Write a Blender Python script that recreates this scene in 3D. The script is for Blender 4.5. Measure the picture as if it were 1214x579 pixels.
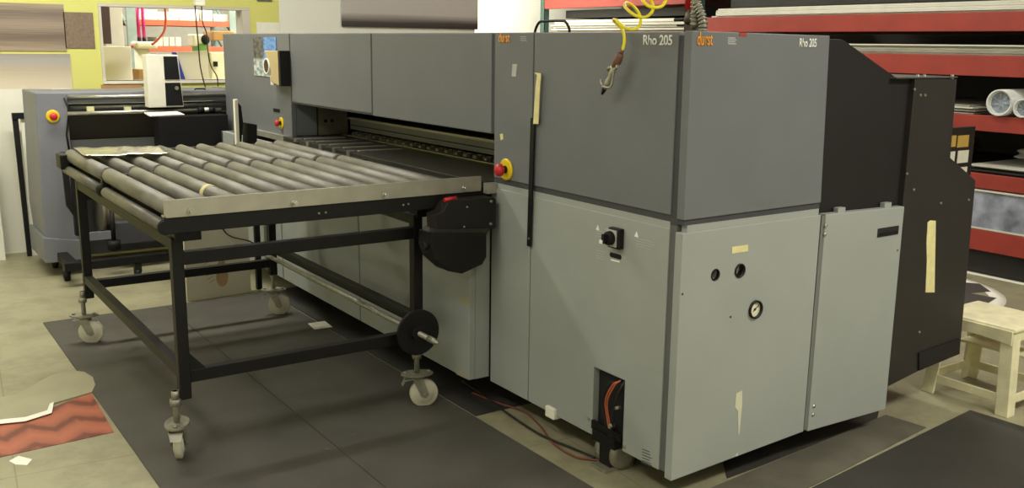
import bpy, bmesh, math, random
from mathutils import Vector, Matrix
random.seed(7)
for o in list(bpy.data.objects): bpy.data.objects.remove(o)
SC = bpy.context.scene
COL = SC.collection
V = Vector

# ------------------------------------------------------------------ camera
CP = V((-2.0666, -2.0854, 1.4585)); YAW, PITCH, ROLL, F = -.602, -.2049, .0132, 1142.3
_c, _s = math.cos(YAW), math.sin(YAW)
FW = V((-_s*math.cos(PITCH), _c*math.cos(PITCH), math.sin(PITCH)))
_r0 = V((_c, _s, 0)); _u0 = _r0.cross(FW)
RT = _r0*math.cos(ROLL) + _u0*math.sin(ROLL); UP = -_r0*math.sin(ROLL) + _u0*math.cos(ROLL)
cam = bpy.data.cameras.new('camera'); camo = bpy.data.objects.new('camera', cam); COL.objects.link(camo)
cam.sensor_width = 36; cam.lens = F*36/1214; cam.clip_start = .05; cam.clip_end = 100
M = Matrix((RT, UP, -FW)).transposed().to_4x4(); M.translation = CP
camo.matrix_world = M
SC.camera = camo

def on(ax, val, px, py):
    """point of the plane axis=val seen at photo position px,py (survey of the place)"""
    d = FW + RT*((px-607)/F) + UP*((289.5-py)/F)
    return CP + d*((val-CP[ax])/d[ax])

# ------------------------------------------------------------------ light
SC.view_settings.view_transform = 'Standard'; SC.view_settings.look = 'None'
SC.view_settings.gamma = 1; SC.view_settings.use_curve_mapping = False
SC.view_settings.exposure = 0.2
W = bpy.data.worlds.new('world'); SC.world = W; W.use_nodes = True
W.node_tree.nodes['Background'].inputs[0].default_value = (1, .97, .82, 1)
W.node_tree.nodes['Background'].inputs[1].default_value = 0.12
def area(x, y, z, sx, sy, p, col=(1, .972, .90)):
    l = bpy.data.lights.new('ceiling_light', 'AREA'); l.shape = 'RECTANGLE'; l.size = sx; l.size_y = sy
    l.energy = p; l.color = col
    o = bpy.data.objects.new('ceiling_light', l); COL.objects.link(o); o.location = (x, y, z)
    return o
area(-2.5, .3, 3.05, .3, 2.4, 46)
area(-1.2, 3.6, 3.05, 2.4, .3, 88)
area(1.4, -2.2, 3.05, 2.4, .5, 105)
area(-1.9, -2.8, 3.05, .6, 1.6, 30)
area(2.6, 2.2, 3.05, .3, 2.4, 48)
area(2.4, 5.7, 3.05, 2.0, .3, 150)
area(.2, 7.0, 3.05, 2.6, .4, 95)

# ------------------------------------------------------------------ materials
def lin(c):
    c = [x/255 for x in c]
    return [x/12.92 if x <= .04045 else ((x+.055)/1.055)**2.4 for x in c]
def mat(name, rgb, rough=.5, metal=0, var=.06, scale=12, bump=0, bscale=200, spec=.5, alpha=1, trans=0, stretch=None):
    m = bpy.data.materials.new(name); m.use_nodes = True
    nt = m.node_tree; b = nt.nodes['Principled BSDF']
    c = lin(rgb)
    b.inputs['Roughness'].default_value = rough; b.inputs['Metallic'].default_value = metal
    b.inputs['Specular IOR Level'].default_value = spec
    if trans: b.inputs['Transmission Weight'].default_value = trans
    tc = nt.nodes.new('ShaderNodeTexCoord'); n = nt.nodes.new('ShaderNodeTexNoise')
    n.inputs['Scale'].default_value = scale; n.inputs['Detail'].default_value = 6
    if stretch:
        mp = nt.nodes.new('ShaderNodeMapping'); mp.inputs['Scale'].default_value = stretch
        nt.links.new(tc.outputs['Object'], mp.inputs[0]); nt.links.new(mp.outputs[0], n.inputs['Vector'])
    else: nt.links.new(tc.outputs['Object'], n.inputs['Vector'])
    r = nt.nodes.new('ShaderNodeValToRGB')
    r.color_ramp.elements[0].position = .3; r.color_ramp.elements[1].position = .7
    r.color_ramp.elements[0].color = [x*(1-var) for x in c]+[1]
    r.color_ramp.elements[1].color = [min(1, x*(1+var)) for x in c]+[1]
    nt.links.new(n.outputs['Fac'], r.inputs[0]); nt.links.new(r.outputs[0], b.inputs['Base Color'])
    if bump:
        n2 = nt.nodes.new('ShaderNodeTexNoise'); n2.inputs['Scale'].default_value = bscale; n2.inputs['Detail'].default_value = 3
        nt.links.new(tc.outputs['Object'], n2.inputs['Vector'])
        bp = nt.nodes.new('ShaderNodeBump'); bp.inputs['Strength'].default_value = bump; bp.inputs['Distance'].default_value = .002
        nt.links.new(n2.outputs['Fac'], bp.inputs['Height']); nt.links.new(bp.outputs[0], b.inputs['Normal'])
    return m
def gradmat(name, axis, stops, rough=.5, streak=.25, sscale=(1, 1, 60)):
    """printed picture: colours along one object axis with fine streaks"""
    m = bpy.data.materials.new(name); m.use_nodes = True
    nt = m.node_tree; b = nt.nodes['Principled BSDF']; b.inputs['Roughness'].default_value = rough
    tc = nt.nodes.new('ShaderNodeTexCoord'); sx = nt.nodes.new('ShaderNodeSeparateXYZ')
    nt.links.new(tc.outputs['Generated'], sx.inputs[0])
    mp = nt.nodes.new('ShaderNodeMapping'); mp.inputs['Scale'].default_value = sscale
    nt.links.new(tc.outputs['Generated'], mp.inputs[0])
    n = nt.nodes.new('ShaderNodeTexNoise'); n.inputs['Scale'].default_value = 2; n.inputs['Detail'].default_value = 8
    nt.links.new(mp.outputs[0], n.inputs['Vector'])
    ma = nt.nodes.new('ShaderNodeMath'); ma.operation = 'MULTIPLY_ADD'; ma.inputs[1].default_value = streak; ma.inputs[2].default_value = -streak/2
    nt.links.new(n.outputs['Fac'], ma.inputs[0])
    ad = nt.nodes.new('ShaderNodeMath'); ad.operation = 'ADD'
    nt.links.new(ma.outputs[0], ad.inputs[0]); nt.links.new(sx.outputs[axis], ad.inputs[1])
    r = nt.nodes.new('ShaderNodeValToRGB')
    el = r.color_ramp.elements
    while len(el) < len(stops): el.new(.5)
    for e, (p, c) in zip(el, stops): e.position = p; e.color = lin(c)+[1]
    nt.links.new(ad.outputs[0], r.inputs[0]); nt.links.new(r.outputs[0], b.inputs['Base Color'])
    return m

PU = mat('upper_panel_paint', (109, 111, 113), .5, 0, .04, 5, .25, 500, .4)
PL = mat('lower_panel_paint', (154, 158, 152), .5, 0, .035, 4, .2, 500, .4)
PG = mat('groove_paint', (62, 63, 66), .6)
BLK = mat('black_cabinet_paint', (32, 29, 28), .6, 0, .08, 6, .15, 400, .3)
BLK2 = mat('black_cover_paint', (42, 39, 35), .55, 0, .08, 6, .15, 400, .4)
FR = mat('black_frame_steel', (19, 18, 17), .5, 0, .15, 20, .1, 200, .3)
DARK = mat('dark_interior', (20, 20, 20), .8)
ROLL_ = mat('galvanised_roller', (114, 111, 100), .52, .25, .34, 22, .15, 120, .5, stretch=(1, .25, 1))
ALU = mat('aluminium_rail', (176, 172, 158), .38, .6, .1, 14, .1, 300)
STEEL = mat('bright_steel', (190, 188, 178), .28, .85, .12, 20)
ZINC = mat('zinc_plate', (150, 148, 132), .45, .6, .2, 25, .2, 120)
NYL = mat('nylon_wheel', (198, 194, 170), .5, 0, .08, 15)
RUB = mat('black_rubber', (17, 17, 17), .6, 0, .06, 12, 0, 200, .3)
RED = mat('red_plastic', (196, 40, 48), .35)
YEL = mat('yellow_plastic', (232, 200, 30), .4)
YHOSE = mat('yellow_hose', (226, 210, 24), .3)
TAPE = mat('masking_tape', (222, 212, 152), .7, 0, .08, 30)
TAPEP = mat('faded_tape', (205, 203, 176), .7, 0, .06, 30)
WHT = mat('white_print', (232, 232, 226), .6)
GRYP = mat('grey_print', (178, 178, 172), .6)
ORG = mat('orange_print', (230, 152, 50), .5)
BLKP = mat('black_print', (52, 50, 46), .6)
REDL = mat('red_label', (160, 60, 40), .6)
LAM = mat('laminator_paint', (122, 124, 130), .5, 0, .05, 5, .15, 400)
CREAM = mat('cream_plastic', (226, 219, 180), .45, 0, .13, 14, .1, 60)
RACKR = mat('rack_orange_paint', (150, 54, 42), .5, 0, .12, 6, .1, 100)
RACKP = mat('pale_rack_paint', (132, 146, 138), .5, 0, .12, 10)
RACKO = mat('orange_rack_paint', (196, 92, 62), .5, 0, .1, 8)
RACKG = mat('rack_green_paint', (58, 84, 74), .5, 0, .12, 10)
SHEET = mat('white_sheet_stock', (206, 203, 188), .45, 0, .12, 30, stretch=(1, .3, 6))
SHEETS = mat('silver_sheet_stock', (170, 168, 154), .35, .3, .35, 30, stretch=(1, .3, 8))
SHEETB = mat('black_sheet_stock', (34, 33, 30), .5, 0, .2, 10)
DECK = mat('shelf_board', (72, 62, 48), .8, 0, .2, 8)
PLASW = mat('clear_film_roll', (208, 210, 204), .25, 0, .1, 20)
MATM = mat('rubber_mat', (73, 70, 62), .62, 0, .2, 3.5, .3, 60, .45)
MATD = mat('dark_rubber_mat', (54, 52, 47), .6, 0, .14, 4, .3, 60, .45)
WHITEB = mat('white_board', (226, 224, 208), .5, 0, .03, 3)
CARD = mat('cardboard', (186, 142, 92), .7, 0, .1, 8)
WALLW = mat('wall_white_paint', (232, 232, 218), .7, 0, .02, 2)
WALLY = mat('wall_yellow_paint', (216, 214, 120), .65, 0, .03, 2)
WALLD = mat('wall_far_shade', (70, 66, 58), .8, 0, .05, 2)  # wall colour darkened to give the deep shadow between the rack shelves
CEIL = mat('ceiling_paint', (225, 222, 208), .8)
BOXW = mat('white_carton', (232, 228, 210), .6, 0, .05, 10)
BEIGE = mat('beige_panel', (206, 200, 184), .6, 0, .03, 4)
BLUE = mat('blue_board', (44, 52, 150), .5)
MAG = mat('magenta_tube', (206, 48, 128), .35)
ORC = mat('orange_cable', (196, 98, 58), .4)
REDC = mat('red_cable', (118, 62, 50), .5)
BLC = mat('black_cable', (28, 27, 25), .5)
TAN = mat('tan_plastic', (190, 170, 124), .5)
BRN = mat('brown_grip', (104, 72, 50), .5)
GLASS = mat('gauge_dial', (222, 218, 188), .3)
GREEN = mat('green_plastic', (120, 170, 90), .5)
REDP = mat('red_pipe', (206, 44, 40), .4)
PAPER = mat('paper', (236, 234, 218), .7, 0, .05, 20)

# floor: worn vinyl with tile joints, darker grime and scuffs
def floor_mat():
    m = mat('floor_vinyl', (154, 149, 120), .42, 0, .12, 1.6, .15, 40)
    nt = m.node_tree; b = nt.nodes['Principled BSDF']
    base = b.inputs['Base Color'].links[0].from_socket
    tc = [n for n in nt.nodes if n.type == 'TEX_COORD'][0]
    n = nt.nodes.new('ShaderNodeTexNoise'); n.inputs['Scale'].default_value = 5; n.inputs['Detail'].default_value = 10; n.inputs['Roughness'].default_value = .7
    nt.links.new(tc.outputs['Object'], n.inputs['Vector'])
    r = nt.nodes.new('ShaderNodeValToRGB'); r.color_ramp.elements[0].position = .42; r.color_ramp.elements[0].color = (.62, .62, .6, 1)
    r.color_ramp.elements[1].position = .56; r.color_ramp.elements[1].color = (1, 1, 1, 1)
    nt.links.new(n.outputs['Fac'], r.inputs[0])
    mx = nt.nodes.new('ShaderNodeMixRGB'); mx.blend_type = 'MULTIPLY'; mx.inputs[0].default_value = .5
    nt.links.new(base, mx.inputs[1]); nt.links.new(r.outputs[0], mx.inputs[2])
    br = nt.nodes.new('ShaderNodeTexBrick'); br.offset = 0; br.inputs['Scale'].default_value = 1
    br.inputs['Brick Width'].default_value = .61; br.inputs['Row Height'].default_value = .61
    br.inputs['Mortar Size'].default_value = .003; br.inputs['Mortar Smooth'].default_value = .3
    br.inputs['Color1'].default_value = br.inputs['Color2'].default_value = (1, 1, 1, 1); br.inputs['Mortar'].default_value = (.6, .6, .58, 1)
    mp = nt.nodes.new('ShaderNodeMapping'); mp.inputs['Rotation'].default_value = (0, 0, .08)
    nt.links.new(tc.outputs['Object'], mp.inputs[0]); nt.links.new(mp.outputs[0], br.inputs['Vector'])
    m2 = nt.nodes.new('ShaderNodeMixRGB'); m2.blend_type = 'MULTIPLY'; m2.inputs[0].default_value = .7
    nt.links.new(mx.outputs[0], m2.inputs[1]); nt.links.new(br.outputs['Color'], m2.inputs[2])
    nt.links.new(m2.outputs[0], b.inputs['Base Color'])
    return m
FLOOR = floor_mat()
def chevron_mat():
    m = bpy.data.materials.new('red_zigzag_print'); m.use_nodes = True
    nt = m.node_tree; b = nt.nodes['Principled BSDF']; b.inputs['Roughness'].default_value = .5
    tc = nt.nodes.new('ShaderNodeTexCoord'); s = nt.nodes.new('ShaderNodeSeparateXYZ'); nt.links.new(tc.outputs['Object'], s.inputs[0])
    def mth(op, a, bb=None, c=None):
        n = nt.nodes.new('ShaderNodeMath'); n.operation = op
        for i, x in enumerate((a, bb, c)):
            if x is None: continue
            if isinstance(x, (int, float)): n.inputs[i].default_value = x
            else: nt.links.new(x, n.inputs[i])
        return n.outputs[0]
    pp = mth('PINGPONG', s.outputs[0], .085)
    v = mth('ADD', mth('MULTIPLY', s.outputs[1], 1.0), mth('MULTIPLY', pp, 1.0))
    n = nt.nodes.new('ShaderNodeTexNoise'); n.inputs['Scale'].default_value = 20; nt.links.new(tc.outputs['Object'], n.inputs['Vector'])
    st = mth('ADD', mth('PINGPONG', mth('MULTIPLY', v, 10), 1), mth('MULTIPLY', n.outputs['Fac'], .5))
    r = nt.nodes.new('ShaderNodeValToRGB'); e = r.color_ramp.elements
    e[0].position = .3; e[0].color = lin((112, 50, 36))+[1]; e[1].position = .5; e[1].color = lin((160, 82, 58))+[1]
    x = e.new(1.0); x.color = lin((178, 100, 72))+[1]
    nt.links.new(mth('MULTIPLY', st, .75), r.inputs[0]); nt.links.new(r.outputs[0], b.inputs['Base Color'])
    return m
CHEV = chevron_mat()
# prints
PR1 = gradmat('brushed_brown_print', 2, [(0, (170, 152, 128)), (.3, (112, 96, 84)), (.55, (160, 144, 126)), (.8, (116, 102, 92)), (1, (176, 160, 134))], .45, .5, (.6, 1, 40))
PR2 = gradmat('brushed_tan_print', 2, [(0, (216, 208, 184)), (.35, (210, 196, 172)), (.6, (190, 176, 152)), (.85, (168, 166, 162)), (1, (160, 150, 134))], .45, .35, (.6, 1, 40))
PR3 = mat('brown_speckled_print', (128, 110, 90), .5, 0, .2, 60)
PR4 = gradmat('grey_streak_print', 2, [(0, (52, 46, 44)), (.05, (70, 62, 58)), (.10, (150, 144, 138)), (.14, (190, 184, 178)), (.5, (200, 192, 186)), (1, (120, 112, 106))], .4, .05, (.5, 1, 30))
PRB = mat('blue_grey_printed_film', (140, 144, 156), .35, 0, .5, 9, 0, 0, .5, stretch=(3, 1, 1))
def photo_mat():
    m = bpy.data.materials.new('photo_picture'); m.use_nodes = True
    nt = m.node_tree; b = nt.nodes['Principled BSDF']; b.inputs['Roughness'].default_value = .35
    tc = nt.nodes.new('ShaderNodeTexCoord'); sp = nt.nodes.new('ShaderNodeSeparateXYZ'); nt.links.new(tc.outputs['Generated'], sp.inputs[0])
    mp = nt.nodes.new('ShaderNodeMapping'); mp.inputs['Scale'].default_value = (1, 5, 7); nt.links.new(tc.outputs['Generated'], mp.inputs[0])
    n = nt.nodes.new('ShaderNodeTexNoise'); n.inputs['Scale'].default_value = 1.6; n.inputs['Detail'].default_value = 5; nt.links.new(mp.outputs[0], n.inputs['Vector'])
    def ramp(sock, st):
        r = nt.nodes.new('ShaderNodeValToRGB'); e = r.color_ramp.elements
        while len(e) < len(st): e.new(.5)
        for k, (p_, c_) in zip(e, st): k.position = p_; k.color = lin(c_)+[1]
        nt.links.new(sock, r.inputs[0]); return r.outputs[0]
    low = ramp(n.outputs['Fac'], [(.35, (96, 112, 116)), (.5, (166, 180, 178)), (.65, (214, 216, 206))])
    sky = ramp(n.outputs['Fac'], [(.35, (70, 110, 178)), (.6, (120, 164, 214))])
    rk_ = ramp(n.outputs['Fac'], [(.4, (60, 62, 66)), (.6, (116, 112, 104))])
    def mix(f, a_, c_):
        x = nt.nodes.new('ShaderNodeMixRGB'); nt.links.new(f, x.inputs[0]); nt.links.new(a_, x.inputs[1]); nt.links.new(c_, x.inputs[2]); return x.outputs[0]
    up = mix(ramp(sp.outputs[1], [(.5, (0, 0, 0)), (.58, (255, 255, 255))]), sky, rk_)
    nt.links.new(mix(ramp(sp.outputs[2], [(.38, (0, 0, 0)), (.48, (255, 255, 255))]), low, up), b.inputs['Base Color'])
    return m
PHOTO = photo_mat()

# ------------------------------------------------------------------ mesh builder
WL = {}
def wloc(o): return WL.get(o.name, V((0, 0, 0)))
class MB:
    def __init__(s, M=None): s.bm = bmesh.new(); s.M = M
    def _t(s, p):
        p = V(p); return s.M @ p if s.M else p
    def face(s, pts):
        return s.bm.faces.new([s.bm.verts.new(s._t(p)) for p in pts])
    def hexa(s, a):   # 8 corners: bottom ring 0-3, top ring 4-7
        v = [s.bm.verts.new(s._t(p)) for p in a]
        for f in ((3, 2, 1, 0), (4, 5, 6, 7), (0, 1, 5, 4), (1, 2, 6, 5), (2, 3, 7, 6), (3, 0, 4, 7)): s.bm.faces.new([v[i] for i in f])
        return s
    def box(s, x0, y0, z0, x1, y1, z1):
        x0, x1 = sorted((x0, x1)); y0, y1 = sorted((y0, y1)); z0, z1 = sorted((z0, z1))
        return s.hexa([(x0, y0, z0), (x1, y0, z0), (x1, y1, z0), (x0, y1, z0), (x0, y0, z1), (x1, y0, z1), (x1, y1, z1), (x0, y1, z1)])
    def prism(s, pts, off):
        off = V(off); a = [s.bm.verts.new(s._t(p)) for p in pts]; b = [s.bm.verts.new(s._t(V(p)+off)) for p in pts]
        s.bm.faces.new(a); s.bm.faces.new(b[::-1]); n = len(pts)
        for i in range(n): s.bm.faces.new((a[i], b[i], b[(i+1) % n], a[(i+1) % n]))
        return s
    def ring(s, c, d, r, n, ref=None):
        d = V(d).normalized(); ref = V(ref) if ref else (V((0, 0, 1)) if abs(d.z) < .9 else V((1, 0, 0)))
        u = d.cross(ref).normalized(); w = d.cross(u)
        return [s.bm.verts.new(s._t(V(c)+(u*math.cos(2*math.pi*i/n)+w*math.sin(2*math.pi*i/n))*r)) for i in range(n)]
    def loft(s, rings, cap=True):
        for a, b in zip(rings, rings[1:]):
            n = len(a)
            for i in range(n):
                f = s.bm.faces.new((a[i], a[(i+1) % n], b[(i+1) % n], b[i])); f.smooth = True
        if cap: s.bm.faces.new(rings[0][::-1]); s.bm.faces.new(rings[-1])
        return s
    def cyl(s, p0, p1, r, n=20, r2=None):
        d = V(p1)-V(p0); return s.loft([s.ring(p0, d, r, n), s.ring(p1, d, r2 if r2 is not None else r, n)])
    def lathe(s, p0, d, prof, n=24):   # prof: (distance along d, radius)
        d = V(d).normalized(); return s.loft([s.ring(V(p0)+d*t, d, max(r, 1e-4), n) for t, r in prof])
    def hollow(s, p0, p1, ro, ri, n=28):
        d = V(p1)-V(p0)
        R = [s.ring(p0, d, ro, n), s.ring(p1, d, ro, n), s.ring(p1, d, ri, n), s.ring(p0, d, ri, n)]
        return s.loft(R+[R[0]], False)
    def tube(s, pts, r, n=8, closed=False):
        pts = [V(p) for p in pts]; rings = []; ref = None; m = len(pts)
        for i, p in enumerate(pts):
            d = (pts[min(i+1, m-1)]-pts[max(i-1, 0)]).normalized()
            if ref is None: ref = d.orthogonal().normalized()
            ref = (ref-d*ref.dot(d)).normalized(); w = d.cross(ref)
            rings.append([s.bm.verts.new(s._t(p+(ref*math.cos(2*math.pi*k/n)+w*math.sin(2*math.pi*k/n))*r)) for k in range(n)])
        return s.loft(rings)
    def sphere(s, c, r, sc=(1, 1, 1)):
        g = bmesh.ops.create_uvsphere(s.bm, u_segments=14, v_segments=8, radius=r)
        for v in g['verts']: v.co = s._t(V((v.co.x*sc[0], v.co.y*sc[1], v.co.z*sc[2]))+V(c))
        return s
    def build(s, name, m, parent=None, bevel=0, loc=None):
        bmesh.ops.recalc_face_normals(s.bm, faces=s.bm.faces[:])
        me = bpy.data.meshes.new(name)
        if parent is not None: base = wloc(parent)
        elif loc is not None: base = V(loc)
        else:
            xs = [v.co for v in s.bm.verts]
            base = V(((min(p.x for p in xs)+max(p.x for p in xs))/2, (min(p.y for p in xs)+max(p.y for p in xs))/2, min(p.z for p in xs)))
        own = base
        bmesh.ops.translate(s.bm, verts=s.bm.verts[:], vec=-own)
        s.bm.to_mesh(me); s.bm.free()
        o = bpy.data.objects.new(name, me); COL.objects.link(o); me.materials.append(m)
        if parent is not None: o.parent = parent; WL[o.name] = own
        else: o.location = base; WL[o.name] = base
        if bevel:
            b = o.modifiers.new('bevel', 'BEVEL'); b.width = bevel; b.segments = 2; b.limit_method = 'ANGLE'; b.angle_limit = .7
        return o
def tag(o, label=None, cat=None, group=None, kind=None):
    if label: o['label'] = label
    if cat: o['category'] = cat
    if group: o['group'] = group
    if kind: o['kind'] = kind
    return o
def thing(name, loc, label, cat, group=None):
    o = bpy.data.objects.new(name, None); COL.objects.link(o); o.location = loc; o.empty_display_size = .1
    WL[o.name] = V(loc); return tag(o, label, cat, group)
def struct(mb, name, m, **k): return tag(mb.build(name, m, **k), kind='structure')
def cut(o, mb):
    c = mb.build('cutter', DARK, loc=(0, 0, 0))
    c.location = wloc(o)*0
    md = o.modifiers.new('cut', 'BOOLEAN'); md.object = c; md.solver = 'EXACT'
    if o.parent: bpy.context.view_layer.update()
    bpy.context.view_layer.update()
    me = bpy.data.meshes.new_from_object(o.evaluated_get(bpy.context.evaluated_depsgraph_get()))
    o.modifiers.clear(); o.data = me; bpy.data.objects.remove(c)
def smooth_path(pts, n=8):
    pts = [V(p) for p in pts]; out = []
    P = [pts[0]*2-pts[1]]+pts+[pts[-1]*2-pts[-2]]
    for i in range(1, len(P)-2):
        for k in range(n):
            t = k/n; a, b, c, d = P[i-1:i+3]
            out.append(.5*((2*b)+(c-a)*t+(2*a-5*b+4*c-d)*t*t+(3*b-a-3*c+d)*t**3))
    out.append(pts[-1]); return out
def text(s, name, m, parent, origin, xd, yd, size, thick=.0006, stretch=1, bold=0):
    cu = bpy.data.curves.new(name, 'FONT'); cu.body = s; cu.size = 1; cu.extrude = 0; cu.offset = bold
    t = bpy.data.objects.new(name, cu); COL.objects.link(t); bpy.context.view_layer.update()
    me = bpy.data.meshes.new_from_object(t.evaluated_get(bpy.context.evaluated_depsgraph_get()))
    bpy.data.objects.remove(t)
    xd = V(xd).normalized(); yd = V(yd).normalized(); zd = xd.cross(yd)
    bm = bmesh.new(); bm.from_mesh(me)
    ex = bmesh.ops.extrude_face_region(bm, geom=bm.faces[:])
    for v in [g for g in ex['geom'] if isinstance(g, bmesh.types.BMVert)]: v.co.z += thick/size
    for v in bm.verts: v.co = V(origin)+xd*v.co.x*size*stretch+yd*v.co.y*size+zd*v.co.z*size
    q = MB(); q.bm.free(); q.bm = bm
    return q.build(name, m, parent)

# ------------------------------------------------------------------ the setting
Z1 = 3.1
YW = 5.32      # partition with the hatch
struct(MB().box(-4.2, -4.6, -.05, 5.7, 9.2, 0), 'floor', FLOOR, loc=(0, 0, 0))
struct(MB().box(-4.2, -4.6, Z1, 5.7, 9.2, Z1+.06), 'ceiling', CEIL)
struct(MB().box(-4.26, -4.6, 0, -4.2, 9.2, Z1), 'wall_left', WALLW)
struct(MB().box(5.7, -4.6, 0, 5.76, 9.2, Z1), 'wall_right', WALLD)
struct(MB().box(-4.2, -4.66, 0, 5.7, -4.6, Z1), 'wall_front', WALLW)
struct(MB().box(-4.2, 9.2, 0, 5.7, 9.26, Z1), 'wall_back', mat('back_wall_paint', (176, 172, 162), .8))
hl = on(1, YW, 118, 40).x; hr = on(1, YW, 328, 40).x; hb = on(1, YW, 140, 96).z; ht = on(1, YW, 220, 7).z
hr = on(1, YW, 296, 20).x; yr = on(1, YW, 331, 20).x
T = .14
struct(MB().box(-4.2, YW, 0, hl, YW+T, Z1).box(hr, YW, 0, yr, YW+T, Z1).box(hl, YW, ht, hr, YW+T, Z1).box(hl, YW, 0, hr, YW+T, hb), 'wall_yellow', WALLY)
we = on(1, YW, 563, 20).x
struct(MB().box(yr, YW, 0, we, YW+T, Z1), 'wall_white', WALLW)
struct(MB().box(2.2, 6.65, 0, 5.7, 6.72, Z1), 'wall_white_far', WALLW)
# hatch frame and sill
struct(MB().box(hl+.001, YW-.004, hb+.001, hl+.02, YW+T+.004, ht-.021).box(hr-.06, YW-.004, hb+.001, hr-.001, YW+T+.004, ht-.021).box(hl+.001, YW-.004, ht-.02, hr-.001, YW+T+.004, ht-.001), 'window_1', BEIGE)
struct(MB().box(hl-.0, YW-.02, hb-.02, hr, YW+T+.02, hb), 'trim_1', BOXW)
# pieces fixed on the yellow wall
def wallpiece(name, x0, y0, x1, y1, m, label, cat, Y=YW, th=.008):
    a = on(1, Y-th, x0, y1); b = on(1, Y-th, x1, y0)
    return tag(MB().box(a.x, Y-th, a.z, b.x, Y-.0005, b.z).build(name, m), label, cat)
wallpiece('metallic_print', -40, 5, 75, 60, PR1, 'wide brown brushed-metal print on the yellow wall, upper of the two large ones', 'print')
wallpiece('metallic_print', -40, 64, 83, 112, PR2, 'wide tan and grey brushed-metal print behind the top of the white boards', 'print')
wallpiece('metallic_print', 78, 15, 110, 57, PR3, 'small square brown speckled print between the big prints and the wall hatch', 'print')
wallpiece('cardboard_panel', 121, 100, 168, 113, CARD, 'brown cardboard panel on the wall just under the hatch sill', 'panel', th=.012)
wallpiece('wall_notice', 305, 27, 331, 45, PAPER, 'white paper notice on yellow wall above the left end of the big printer', 'notice', th=.003)
wallpiece('hanging_sign', 305, -12, 322, 1, mat('dark_sign', (92, 100, 84), .5), 'dark sign on the yellow wall at the top edge above the paper notice', 'sign', th=.01)
a = on(1, YW-.02, 406, 31); b = on(1, YW-.02, 561, 4)
PZ = on(1, YW-.02, 483, 33).z
tag(MB().box(a.x, YW-.02, PZ, b.x+.05, YW-.001, PZ+.8).build('streaked_print', PR4), 'large dark grey streaked print hanging on the white wall behind the printer', 'print')

# ------------------------------------------------------------------ mats and floor pieces
def flat(name, pts, m, th, label, cat, group=None, z=0.0):
    P = [on(2, z, *p) if len(p) == 2 else V(p) for p in pts]
    return tag(MB().prism([(p.x, p.y, z) for p in P], (0, 0, th)).build(name, m), label, cat, group)
mt = thing('floor_mat', (-.7, 1.8, 0), 'large dark grey rubber floor mat under the roller table', 'mat')
SC_ = mat('mat_scuff', (104, 101, 88), .7, 0, .1, 30)
xs = (-1.345, -.72, -.135)
for i in range(2):
    MB().box(xs[i]+.0015, -.4, 0, xs[i+1]-.0015, 3.27, .006).build('mat_sheet', MATM, mt)
for qx, qy in ((356, 465), (391, 487), (387, 533), (273, 450), (419, 516), (314, 404)):
    c = on(2, .006, qx, qy); MB().cyl(c, c+V((0, 0, .002)), random.uniform(.003, .006), 7).build('white_crumb', SC_, mt)
tag(MB().box(-.125, .98, 0, 1.45, 3.3, .005).build('floor_mat', MATD), 'thin black sheet lying under the middle of the printer', 'mat')  # thin dark sheet, darkens the floor below the printer's middle
flat('floor_mat', [(965, 579), (1150, 488), (1214, 508), (1290, 534), (1150, 640), (900, 612)], MATD, .006, 'black rubber mat at the lower right, in front of the cream stool', 'mat')
flat('floor_mat', [(845, 579), (1050, 493), (1098, 508), (965, 576), (880, 612), (800, 600)], mat('worn_rubber_mat', (92, 89, 76), .6, 0, .25, 5, .2, 60), .004, 'worn grey rubber mat strip along the side of the printer', 'mat')
flat('floor_mat', [(862, 568), (905, 552), (1040, 497), (1046, 470), (980, 470), (850, 520)], MATD, .003, 'black sheet for stained floor and shade under the side of the printer', 'mat')  # added dark sheet for stained floor and shade below the printer side
flat('zigzag_floor_patch', [(-60, 512), (62, 484), (108, 466), (135, 513), (-60, 556)], CHEV, .002, 'red and orange zigzag patterned floor patch at the lower left', 'floor patch')
FLAP = mat('vinyl_flap', (157, 152, 124), .42, 0, .1, 5, .15, 40)
arc = [(60, 447), (84, 441), (100, 443), (110, 449), (113, 458), (109, 467), (64, 480), (61, 491), (30, 499), (-50, 506), (-50, 490)]
flat('vinyl_flap', [(-50, 482), (20, 470)]+arc[:-1], FLAP, .0075, 'pale vinyl flap with rounded end lapping the red zigzag patch', 'floor piece')
P = [(64, 477), (61.5, 490), (30, 500), (-50, 508), (-50, 503), (30, 495), (56, 487), (59, 479)]
flat('torn_tape_edge', P, PAPER, .0012, 'torn white paper edge between pale vinyl flap and zigzag patch', 'tape', z=.0076)
flat('paper_scrap', [(11, 547), (22, 541), (38, 545), (32, 552), (18, 551)], PAPER, .001, 'small white paper scrap on the floor beside the zigzag patch', 'paper')
flat('paper_square', [(365, 384), (385, 381), (394, 388), (373, 391)], PAPER, .0015, 'small white paper square on the mat beneath the roller table', 'paper', z=.0061)
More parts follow.
